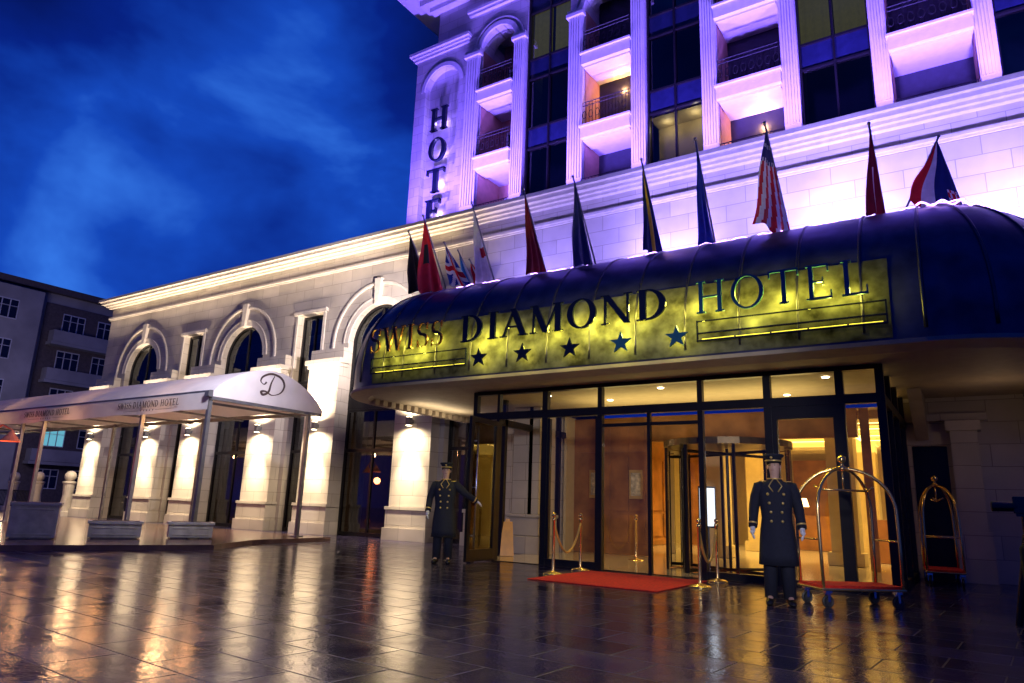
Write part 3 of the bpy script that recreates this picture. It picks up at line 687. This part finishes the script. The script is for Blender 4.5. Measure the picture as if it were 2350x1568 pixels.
fr=M();fr.box(AX0,AX1,AY0-.02,AY0+.06,3.44,3.52);fr.box(AX0,AX1-.02,AY1-.06,AY1+.02,3.34,3.44);fr.box(AX1-.08,AX1,AY0,AY1,3.30,3.375)
for k in range(9): fr.box(AX1-.9-2.6*k,AX1-.84-2.6*k,AY0,AY1,3.3,3.36)
fr.box(AX1-.1,AX1+.06,AY0-.1,AY0+.02,3.36,3.5)
fr.obj("awning_frame",STEEL,aw)
for X,Y in ((-15.08,9.85),(-17.9,9.85),(-23.2,9.85),(-15.08,12.85),(-20.3,13.15),(-25.6,13.15),(-24.6,9.85)):
    po=M();po.box(X-.045,X+.045,Y-.045,Y+.045,.1,3.44);po.box(X-.12,X+.12,Y-.12,Y+.12,.1,.13);po.obj("awning_post",STEEL,aw)
INK=mat("brown_print",(.05,.03,.025),.6)
for xc in (-17.55,-22.95,-28.3):
    tm=M();full="SWISS DIAMOND HOTEL";lay,W=layout(full,.18,.07,.14);sx=2.8/W
    for ch,p,gx in lay:
        if p: glyphmesh(tm,p,(xc-1.4+gx*sx,AY0-.072,3.21),(1,0,0),(0,0,1),(0,-1,0),sx,.17,.004)
    for k in range(5):
        st=[(.5+.5*(1 if j%2==0 else .4)*math.sin(j*math.pi/5),.5+.5*(1 if j%2==0 else .4)*math.cos(j*math.pi/5)) for j in range(10)]
        glyphmesh(tm,[st],(xc-.3+k*.14,AY0-.072,3.11),(1,0,0),(0,0,1),(0,-1,0),.055,.055,.004)
    for s in (-1,1): tm.box(xc+s*.75-.35,xc+s*.75+.35,AY0-.077,AY0-.073,3.135,3.142)
    tm.obj("lettering",INK,aw)
em=M()
def curve2(pts,wf):
    def cr(p0,p1,p2,p3,t): return [0.5*((2*p1[i])+(-p0[i]+p2[i])*t+(2*p0[i]-5*p1[i]+4*p2[i]-p3[i])*t*t+(-p0[i]+3*p1[i]-3*p2[i]+p3[i])*t**3) for i in (0,1)]
    out=[];q=[pts[0]]+pts+[pts[-1]]
    for i in range(len(pts)-1):
        for s in range(8): out.append(cr(q[i],q[i+1],q[i+2],q[i+3],s/8))
    out.append(pts[-1]);n_=len(out)
    LL=[];RR=[]
    for i,c_ in enumerate(out):
        a=out[max(i-1,0)];b_=out[min(i+1,n_-1)];d=Vector((b_[0]-a[0],b_[1]-a[1]));d.normalize();w_=wf(i/(n_-1));LL.append((c_[0]-d.y*w_,c_[1]+d.x*w_));RR.append((c_[0]+d.y*w_,c_[1]-d.x*w_))
    return [[LL[i],RR[i],RR[i+1],LL[i+1]] for i in range(n_-1)]
pl=curve2([(.62,.95),(.5,.6),(.42,.2),(.2,.04),(.12,.16),(.3,.2),(.6,.08),(.95,.25),(1.08,.6),(.9,.92),(.5,1.02),(.15,.85),(.05,.62),(.2,.5),(.3,.62)],lambda t:.016+.035*abs(math.sin(t*7)))
glyphmesh(em,pl,(AX1+.002,11.1,3.60),(0,1,0),(0,0,1),(1,0,0),.72,.58,.004);em.obj("emblem",INK,aw)
for X in (-17,-21.5,-26,-31):
    light('AREA',"awning_heater_light",(X,11.2,3.1),(X,11.0,0),34,(1,.45,.16),.9,.15)
    light('POINT',"awning_up_light",(X,10.5,3.0),None,40,(1,.5,.2),.1)
def planter(loc,rot,L_,W_,H_,label):
    e=top("planter",label,"planter",loc,rot,"stone planters at the terrace edge")
    p=M();p.box(-L_/2,L_/2,-W_/2,W_/2,.03,H_-.06);p.box(-L_/2-.03,L_/2+.03,-W_/2-.03,W_/2+.03,H_-.059,H_)
    p.box(-L_/2+.08,L_/2-.08,-W_/2-.012,-W_/2-.001,.08,.11);p.box(-L_/2+.08,L_/2-.08,-W_/2-.012,-W_/2-.001,H_-.15,H_-.12)
    p.box(-L_/2+.06,L_/2-.06,-W_/2+.05,W_/2-.05,0,.03)
    zc=H_/2;p.poly([(-.1,-W_/2-.015,zc),(0,-W_/2-.015,zc-.1),(.1,-W_/2-.015,zc),(0,-W_/2-.015,zc+.1)])
    p.obj("planter_box",PLANT,e,bevel=.012,local=True)
    s=M();s.box(-L_/2+.05,L_/2-.05,-W_/2+.05,W_/2-.05,H_-.05,H_+.004);s.obj("soil",mat("soil",(.03,.02,.015),.95,bump=.5),e,local=True)
ra=math.radians(62)
planter((-16.25,7.05,.1),ra,.82,.65,.72,"tall square grey stone planter box on terrace")
planter((-15.75,8.45,.1),ra,1.0,.5,.37,"low rectangular stone planter beside awning post")
planter((-15.25,9.9,.1),ra,.92,.5,.37,"low rectangular stone planter at awning corner post")
def bollard(x,y):
    e=top("stone_bollard","cream stone baluster post topped with a ball","bollard",(x,y,0),group="ball topped stone posts")
    p=M();p.lathe(0,0,[(.34,0),(.34,.18),(.26,.2),(.24,.35),(.2,.9),(.24,1.35),(.28,1.4),(.28,1.46),(.1,1.5)],16);p.ball((0,0,1.7),.24,14);p.obj("post",TRIM,e,smooth=False,local=True);return e
b0_=bollard(-33.6,15.7)
for x,y in ((-38.6,16.6),(-42.0,16.9),(-46,17.2)): cptree(b0_,(x,y,0))
light('POINT',"path_lamp",(-37,14.6,2.6),None,150,(1,.7,.42),.15)
rl=top("iron_fence","low black iron fence between stone posts","fence",(-41,16.8,0));q=M()
for z in (.25,1.0): q.tube([(-46,17.2,z),(-39,16.6,z)],.03,6)
for k in range(36): 
    t=k/35;q.tube([(-46+7*t,17.2-.6*t,.2),(-46+7*t,17.2-.6*t,1.02)],.02,5)
q.obj("railing",IRON,rl)
# ------------------------------------------------------------ LEFT BUILDING
lbm=mat("grey_render",(.28,.27,.29),.85,var=.2,nscale=.6);lbd=mat("brown_render",(.09,.07,.075),.85,var=.2)
WHF=mat("white_window_frame",(.5,.5,.55),.5)
lbd_=top("apartment_building","grey five storey apartment block with dark balcony strips","building",(-66,24,0))
q=M();q.box(-75,-60,6,40,0,16.3);q.box(-60,-58.8,6,23.3,0,15.9);q.obj("wall",lbm,lbd_)
q=M();q.box(-75.5,-59.5,5.5,40.5,16.31,16.8);q.obj("roof",lbd,lbd_)
q=M();q.box(-59.98,-59.9,24,33,0,15.5);q.obj("balcony_wall",lbd,lbd_)
for z in (3.2,6.3,9.4,12.4):
    q=M();q.box(-59.89,-59.0,24.5,33,z,z+.9);q.box(-59.89,-58.95,24.4,33.1,z-.25,z-.02);q.obj("balcony",lbm,lbd_)
WB=mat("lit_blue_window",(.1,.3,.35),.4,emis=(.15,.5,.6),es=.8)
for z in (1.2,4.4,7.4,10.4,13.4):
    for k,y in enumerate((8,11,14,17,20,25.3,28.0,30.6)):
        x=-58.79 if y<23 else -59.88
        wm=M();wm.poly([(x,y,z),(x,y+1.7,z),(x,y+1.7,z+1.4),(x,y,z+1.4)]);wo=wm.obj("window",WB if (z==4.4 and y in(17,25.3)) else DGL,lbd_)
        fm=M()
        for yy in (y,y+.55,y+1.1,y+1.65): fm.box(x,x+.05,yy,yy+.06,z,z+1.4)
        fm.box(x,x+.045,y,y+1.7,z-.05,z+.02);fm.box(x,x+.045,y,y+1.7,z+1.38,z+1.46);fm.box(x,x+.04,y,y+1.7,z+.9,z+.94);fm.obj("window_frame",WHF,wo)
light('AREA',"street_glow",(-46,14,8),(-60,24,8),520,(.75,.65,1),4)
sl=top("street_lamp","red lit lamp post with two hooded lanterns","street lamp",(-23.4,8.6,.1))
q=M();q.tube([(0,0,0),(0,0,2.9)],[.06,.04],8);q.lathe(0,0,[(.14,0),(.14,.1),(.06,.25)],12)
for s in (-1,1): q.tube([(0,0,2.5),(s*.25,s*.15,2.75),(s*.55,s*.3,2.6)],.022,6)
q.obj("post",mat("rust_red_metal",(.35,.08,.04),.5),sl,smooth=True,local=True)
for s in (-1,1):
    q=M();q.lathe(s*.55,s*.3,[(.26,2.28),(.1,2.48),(.03,2.6)],14);q.obj("lamp_shade",mat("red_shade",(.5,.14,.07),.5),sl,local=True)
light('POINT',"terrace_lamp",(-23,8.6,2.0),None,80,(1,.24,.07),.15)
# ------------------------------------------------------------ carpet, stanchions, signs
q=M();q.box(-5.83,-3.75,9.45,11.55,.004,.018);tag(q.obj("carpet",RED,bevel=.004),"red entrance carpet laid on the wet paving","carpet")
def stanchion(x,y):
    e=top("rope_stanchion","polished brass rope post with domed base","rope post",(x,y,.0),group="brass rope posts")
    p=M();p.lathe(0,0,[(.17,0),(.17,.015),(.12,.035),(.03,.05),(.025,.07),(.025,.85),(.035,.86),(.035,.9),(.02,.92)],16);p.ball((0,0,.95),.038,10);p.obj("post",BRASS,e,smooth=True,local=True);return e
s0=stanchion(-5.98,10.5)
for x,y in ((-6.05,11.6),(-3.55,10.62),(-3.62,11.7),(-6.4,14.9)): cptree(s0,(x,y,0.0))
for a,b_ in (((-5.98,10.5),(-6.05,11.6)),((-3.55,10.62),(-3.62,11.7))):
    e=top("barrier_rope","golden rope sagging between two brass posts","rope",((a[0]+b_[0])/2,(a[1]+b_[1])/2,0),group="golden ropes")
    q=M();q.tube([(a[0]+(b_[0]-a[0])*t/12,a[1]+(b_[1]-a[1])*t/12,.83-.5*(1-(t/6-1)**2)) for t in range(13)],.02,8);q.obj("rope",GOLD,e,smooth=True)
e=top("wet_floor_sign","yellow folding wet floor sign beside the column","floor sign",(-8.75,13.3,0.02),math.radians(35));YEL=mat("yellow_plastic",(.60,.28,.004),.35)
q=M()
for s in (-1,1): q.add([(-.15,s*.16,.0),(.15,s*.16,.0),(.11,s*.02,.72),(-.11,s*.02,.72),(-.15,s*.18,.0),(.15,s*.18,.0),(.11,s*.04,.72),(-.11,s*.04,.72)],[(0,1,2,3),(4,7,6,5),(0,4,5,1),(2,6,7,3),(1,5,6,2),(0,3,7,4)])
q.box(-.05,.05,-.03,.03,.7,.78);q.obj("panel",YEL,e,local=True)
e=top("digital_display","slim white glowing display panel on a stand","display",(-4.0,12.45,0),math.radians(20))
q=M();q.box(-.15,.15,-.02,.02,.82,1.53);q.box(-.03,.03,0,.03,0,.82);q.box(-.18,.18,-.13,.13,0,.02);q.obj("stand",DARKM,e,local=True)
q=M();q.poly([(-.13,-.021,.85),(.13,-.021,.85),(.13,-.021,1.5),(-.13,-.021,1.5)]);q.obj("screen",mat("screen_glow",(.8,.9,1),.3,emis=(.75,.88,1),es=1.3),e,local=True)
e=top("floor_lamp","orange shaded floor lamp inside the dining room","lamp",(-12.1,17.6,.02));q=M();q.lathe(0,0,[(.15,0),(.15,.03),(.02,.05),(.02,1.5)],12);q.obj("stem",BRASS,e,local=True)
q=M();q.lathe(0,0,[(.28,1.45),(.18,1.95)],18);q.obj("lamp_shade",mat("orange_shade",(.8,.35,.1),.7,emis=(1,.32,.06),es=1.6),e,local=True)
for X,Y in ((-4.8,24.9),(-3.5,24.9)):
    e=top("table_lamp","small glowing table lamp on the reception counter","lamp",(X,Y,1.1),group="lobby table lamps");q=M();q.lathe(0,0,[(.08,0),(.08,.02),(.02,.04),(.02,.3)],12);q.obj("stem",BRASS,e,local=True)
    q=M();q.lathe(0,0,[(.18,.28),(.11,.55)],18);q.obj("lamp_shade",mat("cream_shade",(.9,.7,.4),.7,emis=(1,.7,.28),es=5),e,local=True)
# ------------------------------------------------------------ CART
def cart(loc,rot,label):
    e=top("luggage_cart",label,"luggage cart",loc,rot,"brass luggage carts")
    L_,W_=.56,.30
    q=M();q.box(-L_,L_,-W_,W_,.20,.235);q.obj("deck",BRASS,e,bevel=.02,local=True)
    q=M();q.box(-L_+.02,L_-.02,-W_+.02,W_-.02,.236,.262);q.obj("deck_carpet",RED,e,local=True)
    q=M()
    for sx in (-1,1):
        for sy in (-1,1):
            pts=[(sx*(L_-.04),sy*(W_-.03),.23),(sx*(L_-.03),sy*(W_-.03),.7),(sx*(L_-.03),sy*(W_-.04),1.15)]
            for k in range(1,11):
                a=math.pi/2*k/10;f_=math.cos(a);pts.append((sx*(L_-.03)*f_,sy*(W_-.04)*f_,1.15+.55*math.sin(a)))
            q.tube(pts,.021,10)
    q.tube([(-.33,0,1.42),(.33,0,1.42)],.014,8)
    for s in (-1,1): q.tube([(s*.33,0,1.42),(s*.36,.08,1.47)],.012,6);q.tube([(s*.33,0,1.42),(s*.36,-.08,1.47)],.012,6)
    for z in (.8,): 
        for s in (-1,1): q.tube([(s*(L_-.03),-W_+.03,z),(s*(L_-.03),W_-.03,z)],.012,8)
    q.tube([(0,0,1.42),(0,0,1.7)],.012,8)
    q.lathe(0,0,[(.05,1.67),(.05,1.72),(.02,1.74),(.02,1.77),(.045,1.79),(.055,1.82),(.045,1.85),(.01,1.88)],14)
    q.obj("brass_frame",BRASS,e,smooth=True,local=True)
    for sx in (-1,1):
        for sy in (-1,1):
            q=M();X,Y=sx*(L_-.1),sy*(W_-.06);R_=.06
            ring=[(X+R_*math.cos(t*math.pi/8),Y,.07+R_*math.sin(t*math.pi/8)) for t in range(17)];q.tube(ring,.018,8,cap=False)
            q.tube([(X,Y-.02,.07),(X,Y+.02,.07)],.045,12)
            wo=q.obj("caster_wheel",RUBBER,e,local=True)
            q=M();q.box(X-.015,X+.015,Y-.035,Y-.028,.07,.2);q.box(X-.015,X+.015,Y+.028,Y+.035,.07,.2);q.box(X-.04,X+.04,Y-.04,Y+.04,.17,.2)
            q.obj("caster_fork",STEELB,wo,local=True)
cart((-1.45,10.15,0),math.radians(40),"brass birdcage luggage cart with red carpeted deck")
cart((-.62,15.0,0),math.radians(96),"brass luggage cart parked by the dark side door")
e=top("camera_tripod","black camera on a dark tripod at plaza edge","tripod",(.42,9.6,0))
q=M()
for k in range(3):
    a=math.radians(30+120*k);q.tube([(0,0,.95),(.2*math.cos(a),.2*math.sin(a),0)],[.05,.035],8)
q.tube([(0,0,.9),(0,0,1.15)],.04,8);q.box(-.08,.08,-.05,.05,1.15,1.18);q.obj("legs",SHOE,e,local=True)
q=M();q.box(-.10,.12,-.05,.06,1.18,1.36);q.tube([(-.05,0,1.25),(-.30,-.02,1.25)],[.05,.055],14);q.obj("camera_body",SHOE,e,local=True,bevel=.008)
q=M();q.box(-.09,.13,-.08,.09,.35,.85);q.obj("camera_bag",mat("black_nylon",(.01,.01,.012),.8),e,local=True,bevel=.04)
# ------------------------------------------------------------ PEOPLE
def makeskin(name,nodes,edges,mt,parent,sub=2):
    me=bpy.data.meshes.new(name);bm=bmesh.new();lay=bm.verts.layers.skin.verify();vs=[]
    for i,(p,r) in enumerate(nodes):
        v_=bm.verts.new(p);v_[lay].radius=r if isinstance(r,tuple) else (r,r);v_[lay].use_root=(i==0);vs.append(v_)
    for a,b_ in edges: bm.edges.new((vs[a],vs[b_]))
    bm.to_mesh(me);bm.free();me.materials.append(mt)
    ob=bpy.data.objects.new(name,me);C.objects.link(ob);ob.parent=parent;ORG[ob.name]=ORG[parent.name]
    ob.modifiers.new("skin",'SKIN').use_smooth_shade=True
    ss=ob.modifiers.new("sub",'SUBSURF');ss.levels=sub;ss.render_levels=sub
    return ob
def person(loc,rot,label,armL,armR,headturn=0):
    e=top("person",label,"person",loc,rot,"uniformed doormen")
    (eL,wL),(eR,wR)=armL,armR
    N=[((0,0,.95),.12),((0,0,1.15),.11),((0,0,1.34),.125),((0,.0,1.48),.06),((0,-.005,1.55),.052),((0,-.02,1.61),(.066,.07)),((0,-.015,1.68),(.076,.088)),((0,-.005,1.75),(.07,.085)),
       ((.17,0,1.43),.06),(eL,.045),(wL,.03),((-.17,0,1.43),.06),(eR,.045),(wR,.03),
       ((.09,0,.88),.085),((.1,0,.5),.06),((.11,.01,.1),.04),((.13,-.14,.045),.035),((-.09,0,.88),.085),((-.1,0,.5),.06),((-.11,.01,.1),.04),((-.13,-.14,.045),.035)]
    E=[(0,1),(1,2),(2,3),(3,4),(4,5),(5,6),(6,7),(2,8),(8,9),(9,10),(2,11),(11,12),(12,13),(0,14),(14,15),(15,16),(16,17),(0,18),(18,19),(19,20),(20,21)]
    makeskin("body",N,E,SKIN,e)
    for s in (-1,1):
        q=M();q.tube([(s*.09,0,.9),(s*.1,0,.5),(s*.11,.01,.08)],[.11,.085,.075],14);q.obj("trouser_leg",COAT,e,smooth=True,local=True)
        q=M();q.tube([(s*.11,.06,.05),(s*.115,0,.06),(s*.125,-.08,.045),(s*.135,-.19,.03),(s*.137,-.215,.025)],[.045,.055,.05,.04,.015],12,flat=1.0);q.obj("shoe",SHOE,e,smooth=True,local=True)
    rg=[(.085,.075,1.525),(.095,.085,1.50),(.16,.10,1.475),(.205,.115,1.43),(.215,.135,1.35),(.205,.14,1.25),(.185,.13,1.12),(.18,.128,1.04),(.2,.145,.9),(.215,.158,.75),(.225,.168,.6),(.235,.175,.47),(.215,.155,.475)]
    q=M();k=28;vs=[]
    for i,(rx,ry,z) in enumerate(rg):
        for j in range(k):
            a=2*math.pi*j/k;f_=1+ (.035*math.sin(a*7+.5) if z<.95 else 0)
            c_,s_=math.cos(a),math.sin(a);c_=math.copysign(abs(c_)**.85,c_);s_=math.copysign(abs(s_)**.85,s_)
            vs.append((rx*c_*f_,ry*s_*f_,z))
    q.add(vs,[(i*k+j,i*k+(j+1)%k,(i+1)*k+(j+1)%k,(i+1)*k+j) for i in range(len(rg)-1) for j in range(k)])
    for S,El,Wr in ((.185,eL,wL),(-.185,eR,wR)):
        q.tube([(S*.75,0,1.43),(S,0,1.425),tuple((Vector((S,0,1.42))+Vector(El))/2+Vector((S*.04,0,0))),El,tuple((Vector(El)+Vector(Wr))/2),tuple(Vector(El)+(Vector(Wr)-Vector(El))*1.0)],[.07,.083,.076,.064,.058,.055],14)
    co=q.obj("coat",COAT,e,smooth=True,local=True)
    g_=M()
    for z,xx in ((1.33,.095),(1.22,.08),(1.11,.065),(1.0,.065)):
        for s in (-1,1): g_.ball((s*xx,-(.135 if z>1.15 else .125)-.008,z),.018,8)
    g_.obj("gold_button",GOLD,co,smooth=True,local=True)
    g_=M()
    g_.tube([(.088*math.cos(t*math.pi/12),.088*.88*math.sin(t*math.pi/12),1.525) for t in range(25)],.009,6,cap=False)
    for s in (-1,1): g_.tube([(s*.02,-.088,1.52),(s*.078,-.128,1.43),(s*.03,-.142,1.36)],.008,6);g_.box(s*.15-.045,s*.15+.045,-.05,.05,1.487,1.499)
    for El,Wr in ((eL,wL),(eR,wR)):
        d=(Vector(Wr)-Vector(El)).normalized();c_=Vector(Wr)-d*.05;g_.tube([tuple(c_-d*.01),tuple(c_+d*.01)],.0595,14)
    g_.obj("gold_braid",GOLD,co,smooth=True,local=True)
    M0=Matrix.Rotation(headturn,4,'Z')
    def hd(m_):
        m_.v=[tuple((M0@Vector((p[0],p[1],p[2])))) for p in m_.v];return m_
    q=M();q.lathe(0,-.01,[(.088,1.725),(.094,1.73),(.096,1.775),(.10,1.785),(.125,1.81),(.128,1.822),(.12,1.835),(.04,1.842)],22,1,1.08)
    vs=[];kk=12
    for t in range(kk+1):
        a=math.pi*1.12+ (math.pi*.76)*t/kk;vs+= [(.092*math.cos(a),-.01+.1*math.sin(a),1.735),(.10*math.cos(a),-.015+.135*math.sin(a),1.726)]
    q.add(vs,[(2*t,2*t+1,2*t+3,2*t+2) for t in range(kk)]);hd(q).obj("cap",COAT,e,smooth=True,local=True)
    q=M();q.tube([(.099*math.cos(t*math.pi/12),-.01+.107*math.sin(t*math.pi/12),1.752) for t in range(25)],.011,6,cap=False);q.ball((0,-.125,1.79),.018,8);hd(q).obj("cap_braid",GOLD,e,smooth=True,local=True)
    q=M();q.lathe(0,.012,[(.074,1.655),(.084,1.68),(.088,1.73)],18,.98,1.0);q.v=[p if p[1]>.0 else (p[0]*.86,.005,p[2]) for p in q.v];hd(q).obj("hair",HAIR,e,smooth=True,local=True)
    q=M();q.add([(0,-.098,1.695),(-.012,-.09,1.66),(.012,-.09,1.66),(0,-.118,1.662),(0,-.09,1.652)],[(0,1,3),(0,3,2),(1,4,3),(3,4,2)])
    for s in (-1,1): q.ball((s*.08,0,1.675),.02,8,.5,.8,1.3)
    hd(q).obj("nose_and_ears",SKIN,e,smooth=True,local=True)
    q=M()
    for s in (-1,1):
        q.ball((s*.03,-.087,1.695),.008,8,1.3,.5,.6);q.tube([(s*.018,-.09,1.71),(s*.042,-.084,1.711)],.003,5)
    hd(q).obj("eyes",HAIR,e,local=True)
    q=M();q.tube([(-.022,-.085,1.632),(0,-.09,1.634),(.022,-.085,1.632)],.004,6);hd(q).obj("mouth",mat("lip",(.35,.13,.11),.5),e,local=True)
    for idx,(El,Wr) in enumerate(((eL,wL),(eR,wR))):
        s=1 if idx==0 else -1
        El=Vector(El);Wr=Vector(Wr);d=(Wr-El).normalized();fwd=Vector((0,-1,0))
        if abs(d.dot(fwd))>.8: fwd=Vector((0,0,1))
        side=(fwd-d*d.dot(fwd)).normalized();nrm=d.cross(side).normalized()
        if nrm.x*s>0:nrm=-nrm
        nd=[(tuple(Wr-d*.03),.034),(tuple(Wr+d*.03),(.036,.026)),(tuple(Wr+d*.075),(.040,.02))];ed=[(0,1),(1,2)]
        for f_,ln in ((-.030,.052),(-.010,.068),(.010,.074),(.030,.066)):
            bq=Wr+d*.085+side*(-f_);k0=len(nd)
            nd.append((tuple(bq),.011));p1=bq+d*ln*.5+nrm*.012;p2=p1+d*ln*.35+nrm*.022
            nd.append((tuple(p1),.0105));nd.append((tuple(p2),.009));ed+=[(2,k0),(k0,k0+1),(k0+1,k0+2)]
        k0=len(nd);t0=Wr+d*.035+side*.038;nd.append((tuple(t0),.012));nd.append((tuple(t0+d*.03+side*.014+nrm*.01),.011));nd.append((tuple(t0+d*.055+side*.01+nrm*.02),.010));ed+=[(1,k0),(k0,k0+1),(k0+1,k0+2)]
        makeskin("gloved_hand",nd,ed,GLOVE,e,1)
    return e
person((-8.42,10.62,0),math.radians(32),"doorman in long navy coat holding the open glass door",
  ((.38,.0,1.27),(.59,.10,1.14)),((-.29,.03,1.17),(-.30,-.08,.93)),0)
person((-2.15,9.45,0),math.radians(14),"doorman in long navy coat standing with gloved hands down",
  ((.265,.03,1.17),(.29,-.05,.92)),((-.265,.03,1.17),(-.29,-.05,.92)),math.radians(-15))
# ------------------------------------------------------------ LIGHTS on the facade, and added fill lights
PUR=(.21,.115,1.0);PW=(.30,.235,1.0)
fx=M()
for X,p in ((-9.5,1200),(-5.7,3200),(-2.0,4600),(1.3,3000),(4.6,900)):
    light('SPOT',"flood_light",(X,14.2,6.3),(X,16,7.6),p,PW,.12,spot=112,blend=1)
    fx.box(X-.15,X+.15,14.2,14.3,6.0,6.24)
fx.obj("flood_light_housing",DARKM,hotel)
for X in [-15.5,-13.6,-11.6,-9.5,-7.3,-5.2,-3.0,-.95,1.2,3.3]:
    light('SPOT',"tower_flood_light",(X,15.85,9.95),(X,17.6,15),3000,PUR,.12,spot=105,blend=1)
light('SPOT',"wing_spill_light",(-11.9,13.6,6.0),(-21,16,7.8),4200,(1,.86,.84),.1,spot=80,blend=1)  # added spill on the upper wing wall, standing for the canopy floods' stray light
light('SPOT',"awning_fill_light",(-11.4,8.4,6.2),(-18.5,10.6,2.6),3000,(.86,.80,1),.2,spot=72,blend=1)  # added fill for awning and planters, no fixture stands here
light('AREA',"cornice_strip_light",(-22.6,15.68,9.1),(-22.6,15.74,10),80,(1,.76,.46),20,.05)
light('AREA',"ledge_strip_light",(-22.6,15.82,8.5),(-22.6,15.92,9.5),16,(1,.74,.40),20,.05)
light('AREA',"soffit_light",(-11.2,13.8,3.1),(-11.2,13.8,4),16,(1,.8,.5),.5,2)
light('POINT',"side_wall_fill",(.5,14.2,2.7),None,5,(1,.66,.38),.1)  # soft warm fill added to lift the right-hand wall, no fixture
light('SPOT',"doorman_fill_light",(1.8,-2.5,3.4),(-5.6,11.2,.85),2400,(.95,.9,1),.35,spot=33,blend=.35)  # unseen front fill added behind the camera to light the doormen
# ------------------------------------------------------------ WORLD
W=bpy.data.worlds.new("World");bpy.context.scene.world=W;W.use_nodes=True;n=W.node_tree.nodes;l=W.node_tree.links
bg=n["Background"];tc=n.new("ShaderNodeTexCoord")
mp=n.new("ShaderNodeMapping");mp.inputs["Scale"].default_value=(1,1,1.7);l.new(tc.outputs["Generated"],mp.inputs[0])
no=n.new("ShaderNodeTexNoise");no.inputs["Scale"].default_value=3.4;no.inputs["Detail"].default_value=5;no.inputs["Roughness"].default_value=.5;no.inputs["Distortion"].default_value=.3;l.new(mp.outputs[0],no.inputs["Vector"])
dt=n.new("ShaderNodeVectorMath");dt.operation='DOT_PRODUCT';dv=Vector((-.84,.50,.21)).normalized();dt.inputs[1].default_value=dv;l.new(tc.outputs["Generated"],dt.inputs[0])
g1=n.new("ShaderNodeMapRange");g1.inputs[1].default_value=.88;g1.inputs[2].default_value=1.0;g1.inputs[3].default_value=0;g1.inputs[4].default_value=.32;l.new(dt.outputs["Value"],g1.inputs[0])
ad=n.new("ShaderNodeMath");l.new(no.outputs[0],ad.inputs[0]);l.new(g1.outputs[0],ad.inputs[1])
cr=n.new("ShaderNodeValToRGB");E=cr.color_ramp.elements;E[0].position=.34;E[0].color=(.0015,.007,.095,1);E[1].position=.95;E[1].color=(.04,.20,.82,1)
q=E.new(.56);q.color=(.002,.015,.21,1);q=E.new(.76);q.color=(.007,.06,.46,1)
l.new(ad.outputs[0],cr.inputs[0]);l.new(cr.outputs[0],bg.inputs[0]);bg.inputs[1].default_value=1.05
# ------------------------------------------------------------ CAMERA
f=1600;t=math.radians(2.0);p=math.atan(378/1600);th=math.radians(33.5)
R0=Vector((math.cos(th),math.sin(th),0));h=Vector((-math.sin(th),math.cos(th),0));Z=Vector((0,0,1))
fw=h*math.cos(p)+Z*math.sin(p);U0=-h*math.sin(p)+Z*math.cos(p)
Rt=R0*math.cos(t)+U0*math.sin(t);Up=-R0*math.sin(t)+U0*math.cos(t)
cd=bpy.data.cameras.new("camera");cd.sensor_width=36;cd.lens=36*f/2350;cd.clip_end=2000
co=bpy.data.objects.new("camera",cd);C.objects.link(co)
co.matrix_world=Matrix(((Rt.x,Up.x,-fw.x,0),(Rt.y,Up.y,-fw.y,0),(Rt.z,Up.z,-fw.z,1.07),(0,0,0,1)))
sc_=bpy.context.scene;sc_.camera=co
sc_.view_settings.view_transform='Standard';sc_.view_settings.look='None';sc_.view_settings.exposure=0
